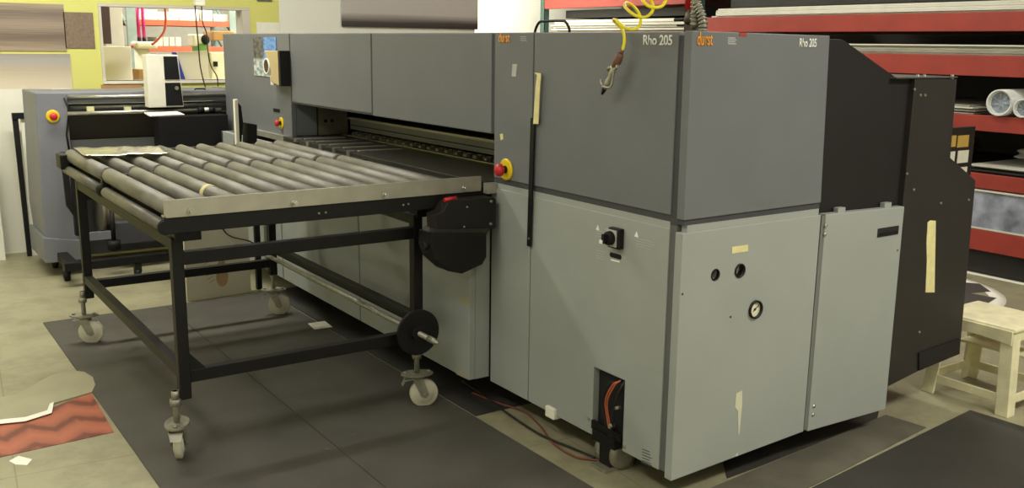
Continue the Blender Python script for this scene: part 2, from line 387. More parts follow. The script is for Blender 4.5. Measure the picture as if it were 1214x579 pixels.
# round floor emblem
ec = V((3.17, 1.39, 0))
em = thing('floor_emblem', ec, 'round floor sticker with white ring and dark figure beyond the stool', 'floor sticker')
MB().hollow(ec, ec+V((0, 0, .0016)), .66, .57, 64).build('ring', PAPER, em)
MB().cyl(ec, ec+V((0, 0, .001)), .57, 64).build('disc', mat('emblem_ground', (150, 144, 118), .5), em)
fig = [(-.3, -.1), (-.2, -.24), (0, -.3), (.12, -.27), (.1, -.17), (.2, -.2), (.29, -.1), (.22, .0), (.27, .12), (.1, .2), (.02, .3), (-.16, .26), (-.22, .12), (-.33, .06)]
MB().prism([(ec.x+a*1.5+.16, ec.y+b*1.5-.1, .001) for a, b in fig], (0, 0, .001)).build('figure', mat('emblem_figure', (72, 70, 66), .5), em)
MB().prism([(ec.x+a*1.75, ec.y+b*1.75, .002) for a, b in [(.0, -.2), (.04, -.12), (.12, -.06), (.04, -.08), (-.02, -.14)]], (0, 0, .001)).build('figure_highlight', PAPER, em)
MB().box(3.98, -2.2, 0, 4.03, 1.75, .002).build('x', PAPER).name = 'trim_2'
bpy.data.objects['trim_2']['kind'] = 'structure'

# ------------------------------------------------------------------ printer
PR = thing('wide_format_printer', (.8, 2.1, 0), 'large grey two-tone flatbed printer with black rear housing and orange lettering', 'printer')
H = 1.5; ZB = .095; ZS = .925
p = PR
# dark body behind the covers
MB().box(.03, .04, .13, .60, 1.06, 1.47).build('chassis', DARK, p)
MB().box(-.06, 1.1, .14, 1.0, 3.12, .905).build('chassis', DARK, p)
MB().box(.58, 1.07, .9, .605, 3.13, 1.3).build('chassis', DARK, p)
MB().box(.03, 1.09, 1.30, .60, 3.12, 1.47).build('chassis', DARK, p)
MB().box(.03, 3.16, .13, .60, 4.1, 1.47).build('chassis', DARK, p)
# upper front panels of the near housing
MB().box(0, .06, .945, .028, .797, 1.5).build('front_panel', PU, p, .003)
MB().box(0, .803, .945, .028, 1.055, 1.5).build('front_panel', PU, p, .003)
MB().box(.005, .03, .916, .035, 1.06, .95).box(.005, .0325, .95, .035, .062, 1.49).build('groove', PG, p)
MB().box(.005, .0325, .1, .035, .062, .915).build('lower_groove', mat('lower_groove_paint', (92, 94, 92), .6), p)
# lower front panels, one with a service opening
no0, no1, noz = .24, .405, .352
MB().prism([(0, .06, ZB+.003), (0, no0, ZB+.003), (0, no0, noz), (0, no1, noz), (0, no1, ZB+.003), (0, .797, ZB+.003), (0, .797, ZS-.022), (0, .06, ZS-.022)], (.028, 0, 0)).build('lower_front_panel', PL, p, .002)
MB().box(0, .803, ZB+.003, .028, 1.068, ZS-.022).build('lower_front_panel', PL, p, .002)
MB().box(.003, .062, ZS-.022, .028, .795, ZS-.001).box(.003, .805, ZS-.022, .028, 1.06, ZS-.001).build('panel_lip', PL, p)
# service opening insides
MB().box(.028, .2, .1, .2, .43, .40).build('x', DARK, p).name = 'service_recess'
for k, (dy, dz) in enumerate(((0, 0), (.010, .004), (.026, .01))):
    MB().tube(smooth_path([(.0, .262+dy*.3, .345-dz), (-.006, .285+dy, .32), (-.004, .322+dy, .25), (.0, .312+dy, .18), (-.002, .29+dy, .12)], 6), .0028, 6).build('orange_hose', ORC if k != 2 else BLC, p)
MB().tube([(.005, .28, .10), (-.002, .30, .2), (.0, .27, .30), (.01, .25, .345)], .004, 6).build('black_hose', BLC, p)
mb = MB().box(-.004, .245, .125, .008, .405, .155); mb.build('cross_bar', FR, p)
MB().cyl((-.012, .3, .17), (.01, .3, .17), .008, 10).build('hose_fitting', ZINC, p)
MB().cyl((-.01, .27, .245), (.01, .27, .245), .006, 10).build('hose_fitting', ZINC, p)
for y, z in ((.423, .155), (.229, .118)): MB().cyl((-.004, y, z), (0, y, z), .006, 12).build('screw', STEEL, p)
# machine wheel under the opening
MB().box(.0, .30, .012, .09, .36, .13).box(-.01, .27, .09, .1, .39, .13).build('wheel_bracket', FR, p)
for yy in (.29, .37):
    MB().lathe((.05, yy-.012, .058), (0, 1, 0), [(0, .04), (.003, .056), (.02, .058), (.024, .04)], 28).build('machine_wheel', ZINC, p)
MB().box(-.03, .29, 0.0, .1, .37, .012).build('foot_plate', ZINC, p)
# rear machine wheels (dark, under side)
for x, y in ((.55, .35), (.95, .9), (.4, 3.7), (.1, 2.2), (.8, 2.2), (.95, 3.7)):
    MB().box(x-.03, y-.03, .06, x+.03, y+.03, .14).cyl((x, y-.025, .05), (x, y+.025, .05), .05, 20).build('machine_wheel', RUB, p)
# side panels
T2 = .032
def quadpanel(name, pts, y, th, m, bev=.003):   # pts as photo survey on plane y
    q = [on(1, y, *a) for a in pts]
    return MB().prism([(a.x, y, a.z) for a in q], (0, th, 0)).build(name, m, p, bev)
su = quadpanel('side_panel', [(820.5, 36.5), (984, 42.5), (973.4, 240.5), (810.7, 262)], 0, T2, PU)
sl = MB().prism([(a.x, 0, a.z) for a in [on(1, 0, *q) for q in [(809.5, 277.5), (973.5, 255), (952.5, 512), (795.5, 571)]]], (0, T2, 0)).build('lower_side_panel', PL, p)
holes = [(848, 326, .0175), (877, 321, .0225), (895, 367, .03)]
for hx, hy, hr_ in holes:
    c = on(1, 0, hx, hy)
    m_ = MB(); m_.cyl(c-wloc(PR)+V((0, -.05, 0)), c-wloc(PR)+V((0, .08, 0)), hr_, 32)
    # cutter lives in the panel's parent space
    cc = m_.build('cutter', DARK, loc=(0, 0, 0)); cc.location = wloc(PR)
    md = sl.modifiers.new('cut', 'BOOLEAN'); md.object = cc; md.solver = 'EXACT'
    bpy.context.view_layer.update()
    me = bpy.data.meshes.new_from_object(sl.evaluated_get(bpy.context.evaluated_depsgraph_get()))
    sl.modifiers.clear(); sl.data = me; bpy.data.objects.remove(cc)
bv = sl.modifiers.new('bevel', 'BEVEL'); bv.width = .002; bv.segments = 2; bv.limit_method = 'ANGLE'; bv.angle_limit = .9
MB().box(.02, .003, ZS-.04, .64, .028, ZS-.005).build('panel_lip', PL, p)
MB().box(.006, .006, ZS-.005, .645, .04, ZS+.03).build('groove', PG, p)
s2 = quadpanel('rear_lower_panel', [(979.5, 254.5), (1072.5, 245), (1050, 485.5), (957.5, 512)], 0, T2, PL)
MB().prism([(a.x, .004, a.z) for a in [on(1, .004, *q) for q in [(974.5, 256), (980, 256), (958, 510), (953, 510)]]], (0, .04, 0)).build('groove', mat('shaded_seam_paint', (112, 113, 108), .5), p)
for qx in (995, 1050):
    c = on(1, .02, qx, 250 if qx < 1000 else 244)
    MB().box(c.x-.02, .01, c.z-.01, c.x+.02, .03, c.z+.012).build('panel_hook', PL, p)
c = on(1, 0, 1052.5, 274.5)
MB().box(c.x-.062, -.003, c.z-.016, c.x+.062, .004, c.z+.016).build('recessed_handle', DARK, p)
MB().box(c.x-.055, -.004, c.z-.010, c.x+.055, .002, c.z-.002).build('handle_grip', FR, p)
# gauges
c = on(1, 0, 848, 326); MB().hollow(c+V((0, -.002, 0)), c+V((0, .01, 0)), .0195, .0165).build('hole_rim', FR, p)
MB().cyl(c+V((0, .03, 0)), c+V((0, .034, 0)), .02).build('hole_back', DARK, p)
for (hx, hy, rr, dpt) in ((877, 321, .0225, .02), (895, 367, .03, .0)):
    c = on(1, 0, hx, hy)
    g = MB().hollow(c+V((0, -.004-.004*(dpt == 0), 0)), c+V((0, .03, 0)), rr+.001, rr*.86).build('pressure_gauge', FR, p)
    MB().cyl(c+V((0, dpt+.001, 0)), c+V((0, dpt+.006, 0)), rr*.9).build('gauge_dial', GLASS, g)
    mk = MB()
    for k in range(11):
        an = math.radians(-45+27*k); d1 = V((math.cos(an), 0, math.sin(an)))
        mk.tube([c+d1*rr*.62+V((0, dpt, 0)), c+d1*rr*.78+V((0, dpt, 0))], .0007, 4)
    mk.tube([c+V((-rr*.25, dpt-.001, -rr*.2)), c+V((rr*.55, dpt-.001, rr*.4))], .0012, 4); mk.cyl(c+V((0, dpt-.002, 0)), c+V((0, dpt+.002, 0)), rr*.14, 12)
    mk.build('gauge_needle', BLKP, g)
# screws on the side
for qx, qy, yy in ((979, 268, 0), (978, 278, 0), (965, 482, 0), (964, 492, 0)):
    c = on(1, yy, qx, qy); MB().lathe(c+V((0, .001, 0)), (0, -1, 0), [(0, .007), (.003, .007), (.005, .003)], 14).build('screw', STEEL, p)
for qx, qy in ((1064, 297), (866, 376), (809, 349)):
    c = on(1, 0, qx, qy); MB().cyl(c+V((0, -.001, 0)), c+V((0, .002, 0)), .004, 10).build('screw', BLKP, p)
for z in (.55, 1.05, 1.38, .25):
    MB().cyl((.012, .048, z), (.024, .048, z), .006, 10).build('screw', ZINC, p)
# middle lower panels
XM = -.096
for y0, y1 in ((1.079, 2.085), (2.095, 3.1), (3.11, 4.1)):
    MB().box(XM, y0, .115, XM+.03, y1, .885).build('middle_lower_panel', PL, p, .003)
MB().box(XM+.03, 1.079, .115, .0, 1.099, .885).build('panel_return', PL, p)
MB().box(XM, 4.08, .115, .02, 4.1, .885).build('panel_return', PL, p)
# hood
for y0, y1 in ((1.078, 2.11), (2.122, 3.128)):
    zb = 1.113 if y0 < 2 else 1.122
    MB().box(0, y0, zb, .03, y1, 1.5).build('hood_panel', PU, p, .004)
MB().box(.004, 1.056, 1.115, .029, 3.139, 1.495).build('groove', PG, p)
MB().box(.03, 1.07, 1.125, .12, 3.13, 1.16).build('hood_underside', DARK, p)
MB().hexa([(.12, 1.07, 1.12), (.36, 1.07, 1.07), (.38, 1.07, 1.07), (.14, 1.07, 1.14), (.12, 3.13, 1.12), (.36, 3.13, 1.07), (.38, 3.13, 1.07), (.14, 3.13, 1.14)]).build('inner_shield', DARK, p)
# infeed: plate, beam, sensors
MB().box(-.045, 1.075, .902, .6, 3.135, .926).build('infeed_table', mat('infeed_table_plate', (62, 61, 54), .32, .3, .1, 8), p, .002)
bm_ = MB().box(.35, 1.08, .958, .40, 3.12, 1.018).build('print_beam', mat('beam_metal', (120, 120, 116), .45, .2, .12, 6), p, .002)
MB().box(.335, 1.08, 1.018, .40, 3.12, 1.030).build('beam_edge', ALU, bm_)
MB().box(.345, 1.08, .982, .352, 3.12, .986).build('beam_groove', DARK, bm_)
for k in range(22):
    y = 1.16+k*.088
    MB().cyl((.33, y, .936), (.34, y+.05, .936), .012, 12).box(.345, y, .927, .37, y+.035, .95).build('pinch_roller', mat('pinch_metal', (140, 136, 122), .4, .4) if k == 0 else bpy.data.materials['pinch_metal'], p)
MB().box(.30, 1.08, .9265, .33, 3.12, .931).build('beam_strip', ALU, p)
for k in range(5):
    y = 2.95-k*.17
    MB().box(.0, y, .9265, .24, y+.022, .931).build('guide_strip', ALU, p)
    MB().box(-.055, y-.005, .905, -.015, y+.03, .932).build('guide_clip', STEEL, p)
# left tower
MB().box(0, 3.140, .90, .03, 4.135, 1.5).build('tower_front_panel', PU, p, .004)
MB().box(0.012, 4.145, .115, .62, 4.32, 1.498).build('tower_end_panel', PU, p, .004)
MB().box(.03, 3.137, .93, .15, 3.157, 1.49).build('tower_side_panel', PU, p)
MB().box(.16, 3.13, .93, .34, 3.15, 1.1).build('bearing_plate', mat('brushed_plate', (128, 122, 104), .4, .5, .2, 10), p)
for dx in (.2, .24): MB().cyl((dx, 3.125, 1.01), (dx, 3.132, 1.01), .01, 12).build('screw', DARK, p)
MB().box(-.03, 3.2, .895, .01, 3.75, .925).build('tower_ledge', ALU, p)
# rear black parts
def blackprofile(name, pts, y, th, m, bev=.003):
    q = [on(1, y, *a) for a in pts]
    return MB().prism([(a.x, y, a.z) for a in q], (0, th, 0)).build(name, m, p, bev)
q = [on(1, .03, *a) for a in [(984, 46), (998, 46.5), (1003, 48), (1063, 91), (1082, 93), (1074, 244)]]
prof = [(.60, q[0].z)]+[(a.x, a.z) for a in q[1:]]+[(q[-1].x, .13), (.60, .13)]
MB().prism([(x, .035, z) for x, z in prof], (0, 4.2, 0)).build('rear_hood', BLK, p, .004)
YC = .012
q = [on(1, YC, *a) for a in [(1080, 93), (1135, 94), (1127, 187), (1157, 214), (1138, 420), (1090, 440)]]
prof = [(1.139, q[0].z)]+[(a.x, a.z) for a in q[1:]]+[(1.139, q[-1].z-.03)]
MB().prism([(x, YC, z) for x, z in prof], (0, 4.15, 0)).build('rear_cabinet', BLK2, p, .004)
q = [on(1, YC-.008, *a) for a in [(1090, 419), (1138, 402), (1138, 420), (1090, 440)]]
MB().prism([(a.x, YC-.008, a.z) for a in q], (0, .008, 0)).build('skirt_flap', BLK, p, .001)
q = [on(1, YC, *a) for a in [(1062, 92), (1134, 93.5)]]
MB().box(q[0].x, YC-.004, q[0].z-.004, q[1].x, .4, q[0].z+.001).build('top_edge', mat('edge_metal', (92, 92, 84), .4, .4), p)
for qx in (1088, 1096, 1129):
    c = on(1, YC+.03, qx, 90); MB().cyl((c.x, YC+.03, c.z-.02), (c.x, YC+.03, c.z+.006), .006, 10).build('screw', ZINC, p)
for qx, qy in ((1084, 106), (1091, 113), (1096.5, 113), (1075, 206), (1083, 225), (1115, 241), (1148, 237), (1089.5, 394)):
    c = on(1, YC, qx, qy); MB().cyl(c+V((0, -.004, 0)), c+V((0, .002, 0)), .005, 10).build('screw', ZINC, p)
q = [on(1, YC-.002, *a) for a in [(1100, 264), (1103, 261.5), (1109.5, 262), (1108, 347), (1097.5, 347), (1099, 310), (1098.5, 290)]]
MB().prism([(a.x, YC-.002, a.z) for a in q], (0, .0018, 0)).build('tape_strip', TAPE, p)
# tape remains and labels on the printer
def patch(name, ax, val, pts, m, th=.001):
    q = [on(ax, val, *a) for a in pts]; off = (0, th, 0) if ax == 1 else (th, 0, 0)
    return MB().prism(q, off).build(name, m, p)
patch('tape_label', 1, -.0012, [(868, 293), (887, 290.5), (887, 298), (868, 301)], TAPE)
patch('torn_tape', 1, -.0012, [(873, 467), (880, 463.5), (880, 480), (876.5, 516), (875.5, 515), (875, 488), (871.5, 483)], TAPEP)
patch('torn_tape', 1, -.0012, [(868.5, 541.5), (872, 541), (874.5, 537), (875, 541)], TAPEP)
patch('red_label', 1, -.0012, [(877, 38.6), (885.5, 39), (885, 43.5), (876.5, 43)], REDL)
patch('grey_tape', 0, -.0012, [(607.5, 76), (613, 76), (611.5, 91), (606.5, 90.5)], GRYP)
patch('tape_dot', 0, -.0012, [(592.5, 159), (596, 158.5), (596.5, 165), (593.5, 166.5)], TAPE)
patch('yellow_patch', 0, XM-.001, [(542, 350), (557, 356), (558, 364), (543, 358)], mat('aged_tape', (160, 158, 132), .7))
patch('yellow_patch', 0, XM-.001, [(540, 438), (553, 442), (554, 450), (541, 444)], bpy.data.materials['aged_tape'])
MB().box(-.012, .615, .083, .03, .67, .125).build('paper_pad', BOXW, p, .003)
# small print lines
def printlines(ax, val, x0, y0, n, wpx, dpy, slope, m, tall=.003):
    mb = MB()
    for i in range(n):
        w = wpx*random.uniform(.7, 1)
        a = on(ax, val, x0, y0+i*dpy); b = on(ax, val, x0+w, y0+i*dpy+slope*w)
        off = V((0, .0008, 0)) if ax == 1 else V((.0008, 0, 0))
        mb.prism([a, b, b+V((0, 0, tall)), a+V((0, 0, tall))], off)
    return mb.build('small_print', m, p)
printlines(1, -.001, 863, 45.5, 4, 12, 2.3, .03, GRYP)
printlines(0, -.001, 617, 44, 3, 9, 2.3, 0, GRYP, .0025)
printlines(0, -.001, 707, 274, 3, 12, 3, .25, GRYP, .002)
printlines(0, -.001, 754, 283, 4, 22, 3, .25, GRYP, .002)
printlines(0, -.001, 706, 297, 4, 12, 3, .25, GRYP, .002)
printlines(0, -.001, 724, 309, 1, 14, 3, .25, WHT, .005)
printlines(0, -.001, 761, 533, 5, 12, 3.4, .4, BLKP, .002)
printlines(0, -.001, 760, 549, 1, 14, 3.4, .45, BLKP, .006)
for qx, qy in ((708.5, 270), (754.5, 278)):
    c = on(0, -.0012, qx, qy)
    MB().prism([c+V((0, .01, -.009)), c+V((0, -.01, -.009)), c+V((0, 0, .01))], (.001, 0, 0)).build('warning_triangle', WHT, p)
# lettering
Zv = (0, 0, 1)
c = on(1, -.0012, 826, 53.5); text('durst', 'lettering', ORG, p, c, (1, 0, 0), Zv, .054, .001, .56, .02)
c = on(1, -.0012, 947, 55.5); text('Rho 205', 'lettering', WHT, p, c, (1, 0, 0), Zv, .038, .001, .66, .02)
c = on(0, -.0012, 591, 50); text('durst', 'lettering', ORG, p, c, (0, -1, 0), Zv, .050, .001, .72, .02)
c = on(0, -.0012, 762, 53); text('Rho 205', 'lettering', WHT, p, c, (0, -1, 0), Zv, .042, .001, .92, .02)
# main switch
c = on(0, 0, 733, 282)
sw = MB().box(-.022, c.y-.03, c.z-.034, 0, c.y+.028, c.z+.034).build('main_switch', FR, p, .003)
MB().box(-.026, c.y-.018, c.z-.028, -.02, c.y+.034, c.z+.028).build('switch_plate', GRYP, sw, .001)
MB().lathe((-.026, c.y+.008, c.z), (-1, 0, 0), [(0, .024), (.014, .023), (.02, .02)], 24).box(-.062, c.y+.002, c.z-.016, -.03, c.y+.014, c.z+.016).build('switch_knob', RUB, sw, .001)
MB().box(-.064, c.y+.006, c.z-.016, -.05, c.y+.022, c.z-.004).build('switch_pointer', WHT, sw)
c = on(0, 0, 730, 303.5)
MB().prism([(-.002, c.y+a*.026+b*.0, c.z+z) for a, b, z in [(1, 0, -.008), (1.15, 0, 0), (1, 0, .008), (-1, 0, .008), (-1.15, 0, 0), (-1, 0, -.008)]], (.003, 0, 0)).build('label_slot', RUB, p)
# emergency stops
def estop(parent, c, n, s=1.0):
    n = V(n)
    e = MB().lathe(c, n, [(0, .042*s), (.006*s, .042*s), (.008*s, .036*s)], 32).build('emergency_stop', YEL, parent)
    MB().lathe(c+n*.007*s, n, [(0, .015*s), (.018*s, .015*s)], 20).build('stop_collar', RUB, e)
    MB().lathe(c+n*.022*s, n, [(0, .017*s), (.006*s, .024*s), (.018*s, .025*s), (.026*s, .018*s), (.029*s, .004*s)], 24).build('stop_button', RED, e)
    return e
estop(PR, on(0, 0, 601, 201), (-1, 0, 0))
estop(PR, on(0, 0, 334, 146), (-1, 0, 0), .8)
c = on(0, 0, 328, 131); MB().box(-.002, c.y-.05, c.z-.01, 0, c.y+.05, c.z+.01).build('small_label', RUB, p)
# black winder bracket at the front gap
yb = 1.0
q = [on(1, yb, *a) for a in [(586, 234), (588.5, 237), (588, 270), (583, 273), (517, 273), (516, 255), (526, 251), (531, 241), (538, 238)]]
wb = MB().prism([(a.x, yb, a.z) for a in q], (0, .07, 0)).build('winder_bracket', BLK, p, .003)
q = [on(1, yb-.02, *a) for a in [(577, 277), (577, 305), (572, 314), (548, 325), (532, 322), (516, 308), (511, 294), (512, 277)]]
MB().prism([(a.x, yb-.02, a.z) for a in q], (0, .1, 0)).build('winder_drum', FR, wb, .004)
q = [on(1, yb-.01, *a) for a in [(581, 271), (577, 278), (512, 277), (517, 272)]]
MB().prism([(a.x, yb-.01, a.z) for a in q], (0, .08, 0)).build('bracket_ledge', BLK2, wb)
for qx, qy, r in ((582, 239, .006), (581.5, 265.5, .006), (553.5, 245.5, .004), (550, 269, .004), (548.5, 292, .005), (574.5, 288, .006), (558, 289, .008)):
    c = on(1, yb, qx, qy); MB().lathe(c, (0, -1, 0), [(-.001, r), (.004, r), (.006, r*.5)], 12).build('bracket_bolt', ZINC, wb)
c = on(1, yb, 514, 291); MB().cyl(c+V((-.03, 0, 0)), c+V((.02, 0, 0)), .007, 10).cyl(c+V((-.045, 0, 0)), c+V((-.03, 0, 0)), .016, 14).build('bracket_knob', RUB, wb)
a = on(1, yb, 530, 239.5); b = on(1, yb, 544, 237)
MB().cyl(a+V((0, .02, .004)), b+V((0, .02, .004)), .008, 10).build('red_marker', RED, wb)
# cover the gap beside the emergency stop with the little end bracket
a = on(1, 1.06, 572, 214); 
MB().box(-.045, 1.03, .885, .0, 1.06, .925).build('end_bracket', ALU, p)
# service socket top handle
hx = .35
a = on(0, hx, 633.5, 38); b = on(0, hx, 675.5, 38); z2 = on(0, hx, 655, 25).z
MB().tube(smooth_path([(hx, a.y, 1.49), (hx, a.y-.01, z2-.03), (hx, a.y-.035, z2-.004), (hx, a.y-.07, z2), (hx, b.y+.06, z2), (hx, b.y+.03, z2-.004), (hx, b.y+.005, z2-.03), (hx, b.y, 1.49)], 5), .0055, 8).build('top_handle', FR, p)

# ------------------------------------------------------------------ roller table
RTB = thing('roller_table', (-.7, 1.95, 0), 'black steel roller table with two rows of grey rollers, on white casters', 'roller table')
t = RTB; XL, XR, YN, YF, YM = -1.262, -.052, 1.07, 2.76, 1.98
LX = (-1.195, -.27); LY = (1.2, 2.84-.04)
fr = MB()
fr.box(XL, YN, .838, -.10, YN+.035, .893).box(-.1, YN, .838, -.005, YN+.007, .893)
fr.build('near_channel', FR, t, .003)
MB().box(XL, YM-.012, .85, XR-.05, YM+.018, .925).build('divider', FR, t, .002)
MB().box(XL, YF-.02, .86, -.12, YF+.03, .935).build('far_channel', FR, t, .003)
al = MB().box(XL, YN-.006, .893, XR, YN-.001, .952).box(XL, YN-.006, .893, XL+.006, YN+.03, .9).build('near_rail', ALU, t, .001)
for qx, qy in ((226, 251), (349, 241), (456, 231), (550, 223)):
    c = on(1, YN-.006, qx, qy); MB().cyl(c, c+V((0, -.008, 0)), .013, 6).cyl(c+V((0, -.008, 0)), c+V((0, -.02, 0)), .007, 10).build('rail_bolt', STEEL, al)
for qx, qy in ((378, 253), (386, 252), (478, 243), (484, 242)):
    c = on(1, YN, qx, qy); MB().cyl(c, c+V((0, -.003, 0)), .004, 8).build('rail_bolt', ZINC, al)
# side tube and shoe under the outer rollers
MB().cyl((XL+.005, YN+.01, .862), (XL+.005, YM-.05, .862), .021, 16).cyl((XL+.005, YM+.03, .862), (XL+.005, YF-.02, .862), .021, 16).build('side_tube', mat('dull_tube', (98, 95, 84), .5, .3, .15, 20), t)
MB().box(XL-.03, YF-.07, .868, XL+.01, YF+.04, .935).build('end_plate', FR, t, .006)
MB().lathe((XL+.005, YN+.011, .862), (0, -1, 0), [(0, .026), (.006, .026), (.01, .02)], 18).build('tube_cap', RUB, t)
MB().lathe((XL+.005, YM+.03, .862), (0, -1, 0), [(0, .026), (.02, .026), (.03, .015)], 18).build('tube_cap', RUB, t)
MB().box(XL+.03, YN+.03, .84, XL+.06, YF, .885).build('side_beam', FR, t)
MB().box(-.19, YN+.03, .84, -.15, YF, .885).build('side_beam', FR, t)
XR0 = -1.232
for row, (y0, y1) in enumerate(((YN+.002, YM-.014), (YM+.022, YF-.005))):
    for k in range(11):
        x = XR0+k*.1
        MB().lathe((x, y0, .922), (0, 1, 0), [(0, .012), (.001, .027), (.004, .0305), (y1-y0-.004, .0305), (y1-y0-.001, .027), (y1-y0, .012)], 24).build('roller', ROLL_, t)
MB().hollow((XR0+.2, 1.31, .922), (XR0+.2, 1.345, .922), .0318, .0303).build('tape_ring', TAPE, t)
# legs
for i, x in enumerate(LX):
    for j, y in enumerate(LY):
        MB().box(x-.02, y-.02, .225, x+.02, y+.02, .80).build('leg', FR, t, .003)
        MB().box(x-.01, y-.03, .79, x+.08, y+.03, .84).build('leg_block', FR, t, .002)
for y in LY:
    MB().box(LX[0], y-.018, .705, LX[1], y+.018, .75).build('upper_bar', FR, t, .002)
MB().box(LX[0]+.02, LY[0]-.018, .283, LX[1]-.02, LY[0]+.018, .328).build('lower_bar', FR, t, .002)
MB().box(LX[0]+.02, LY[1]-.018, .27, LX[1]-.02, LY[1]+.018, .312).build('lower_bar', FR, t, .002)
for x in LX:
    dz = .055 if x > -1 else 0
    MB().box(x-.018, LY[0]+.02, .30+dz, x+.018, LY[1]-.02, .34+dz).build('lower_bar', FR, t, .002)
    MB().box(x-.018, LY[0]+.02, .76, x+.018, LY[1]-.02, .80).build('upper_bar', FR, t, .002)
MB().prism([(-1.175, 1.185, .328), (-1.12, 1.185, .328), (-1.175, 1.185, .39)], (0, .004, 0)).build('gusset', FR, t)
# rod with disc
RZ = .345; RX = -.315
MB().cyl((RX, 1.02, RZ), (RX, 2.80, RZ), .011, 16).lathe((RX, 1.02, RZ), (0, -1, 0), [(0, .0125), (.05, .012), (.055, .008), (.075, .006)], 14).build('winding_rod', ZINC, t)
MB().cyl((RX+.012, 1.12, RZ-.005), (RX+.012, 1.135, RZ-.005), .092, 36).cyl((RX, 1.09, RZ), (RX, 1.12, RZ), .03, 16).build('rod_disc', RUB, t, .002)
def caster(parent, x, y, rot, ztop, wheel_m=NYL, lever=True, R=.058):
    Mx = Matrix.Translation((x, y, 0)) @ Matrix.Rotation(rot, 4, 'Z')
    q = MB(Mx)
    o = .028
    q.cyl((0, 0, .15), (0, 0, ztop-.0), .011, 12); q.cyl((0, 0, ztop-.055), (0, 0, ztop-.03), .02, 6); q.cyl((0, 0, ztop-.03), (0, 0, ztop), .013, 10)
    q.lathe((0, 0, .126), (0, 0, 1), [(0, .03), (.006, .036), (.012, .036), (.02, .022)], 20)
    n = 24; pts = [(.066*math.cos(2*math.pi*k/n), .042*math.sin(2*math.pi*k/n), .138) for k in range(n)]
    q.prism(pts, (0, 0, .007))
    for sx in (-.048, .048): q.cyl((sx, 0, .145), (sx, 0, .153), .008, 6)
    for s_ in (-1, 1):
        q.prism([(-.022, s_*.024, .128), (.022, s_*.024, .128), (o+.018, s_*.024, .055), (o+.004, s_*.024, .042), (o-.014, s_*.024, .05)], (0, s_*.003, 0))
    q.cyl((o, -.03, .058), (o, .03, .058), .006, 8)
    c = q.build('caster', ZINC, parent)
    Mw = MB(Mx); Mw.lathe((o, -.018, R), (0, 1, 0), [(0, .014), (.0005, .034), (.004, .036), (.006, R-.006), (.009, R), (.027, R), (.030, R-.006), (.032, .036), (.0355, .034), (.036, .014)], 32)
    Mw.build('wheel', wheel_m, c)
    if lever:
        L = MB(Mx); L.prism([(-.05, -.024, .118), (-.05, .024, .118), (-.005, .03, .128), (-.005, -.03, .128)], (0, 0, .005)); L.prism([(-.062, -.018, .096), (-.062, .018, .096), (-.048, .024, .122), (-.048, -.024, .122)], (.003, 0, .003))
        L.build('brake_lever', STEEL, c, .001)
    return c
caster(t, LX[0]-.035, LY[0]-.01, math.radians(68), .262)
caster(t, LX[1]-.0, LY[0], math.radians(-20), .262)
caster(t, LX[0]-.03, LY[1]+.0, math.radians(-25), .262)
caster(t, LX[1]+.0, LY[1]+.0, math.radians(-25), .262)
# foil sheet on the far rollers
q = [on(2, .958, *a) for a in [(87, 176.5), (190, 174.5), (202, 183), (101, 187)]]
FOIL = mat('silver_foil', (220, 218, 200), .18, .8, .1, 12, .9, 30)
mb = MB(); N = 18; Mg = 6
gv = [[None]*(Mg+1) for _ in range(N+1)]
for i in range(N+1):
    for j in range(Mg+1):
        u, v = i/N, j/Mg; P0 = q[0].lerp(q[1], u).lerp(q[3].lerp(q[2], u), v)
        gv[i][j] = mb.bm.verts.new(P0+V((0, 0, .004+.004*math.sin(u*19+v*4)*math.sin(v*5+u*7))))
for i in range(N):
    for j in range(Mg): mb.bm.faces.new((gv[i][j], gv[i+1][j], gv[i+1][j+1], gv[i][j+1])).smooth = True
fo = mb.build('foil_sheet', FOIL); so = fo.modifiers.new('solid', 'SOLIDIFY'); so.thickness = .0015; so.offset = 1
tag(fo, 'shiny crinkled silver foil sheet lying on the far left rollers', 'foil sheet')

# ------------------------------------------------------------------ things on the printer
hs = thing('hanging_ruler', (-.008, .8, .71), 'long black ruler hung by masking tape down the printer front', 'ruler')
a = on(0, -.008, 632.5, 140); b = on(0, -.008, 627.5, 292)
MB().hexa([(-.012, b.y+.011, b.z), (-.012, b.y-.012, b.z), (-.006, b.y-.012, b.z), (-.006, b.y+.011, b.z), (-.012, a.y+.013, a.z), (-.012, a.y-.011, a.z), (-.006, a.y-.011, a.z), (-.006, a.y+.013, a.z)]).build('ruler_body', FR, hs)
MB().cyl((-.014, b.y-.002, b.z+.03), (-.011, b.y-.002, b.z+.03), .004, 8).build('hang_hole', STEEL, hs)
q = [on(0, -.0145, *a) for a in [(633, 86), (641, 87), (641, 92), (640, 102), (638, 147), (632, 147), (635, 102), (636.5, 89)]]
MB().prism(q, (.0022, 0, 0)).build('masking_tape', TAPE, hs)

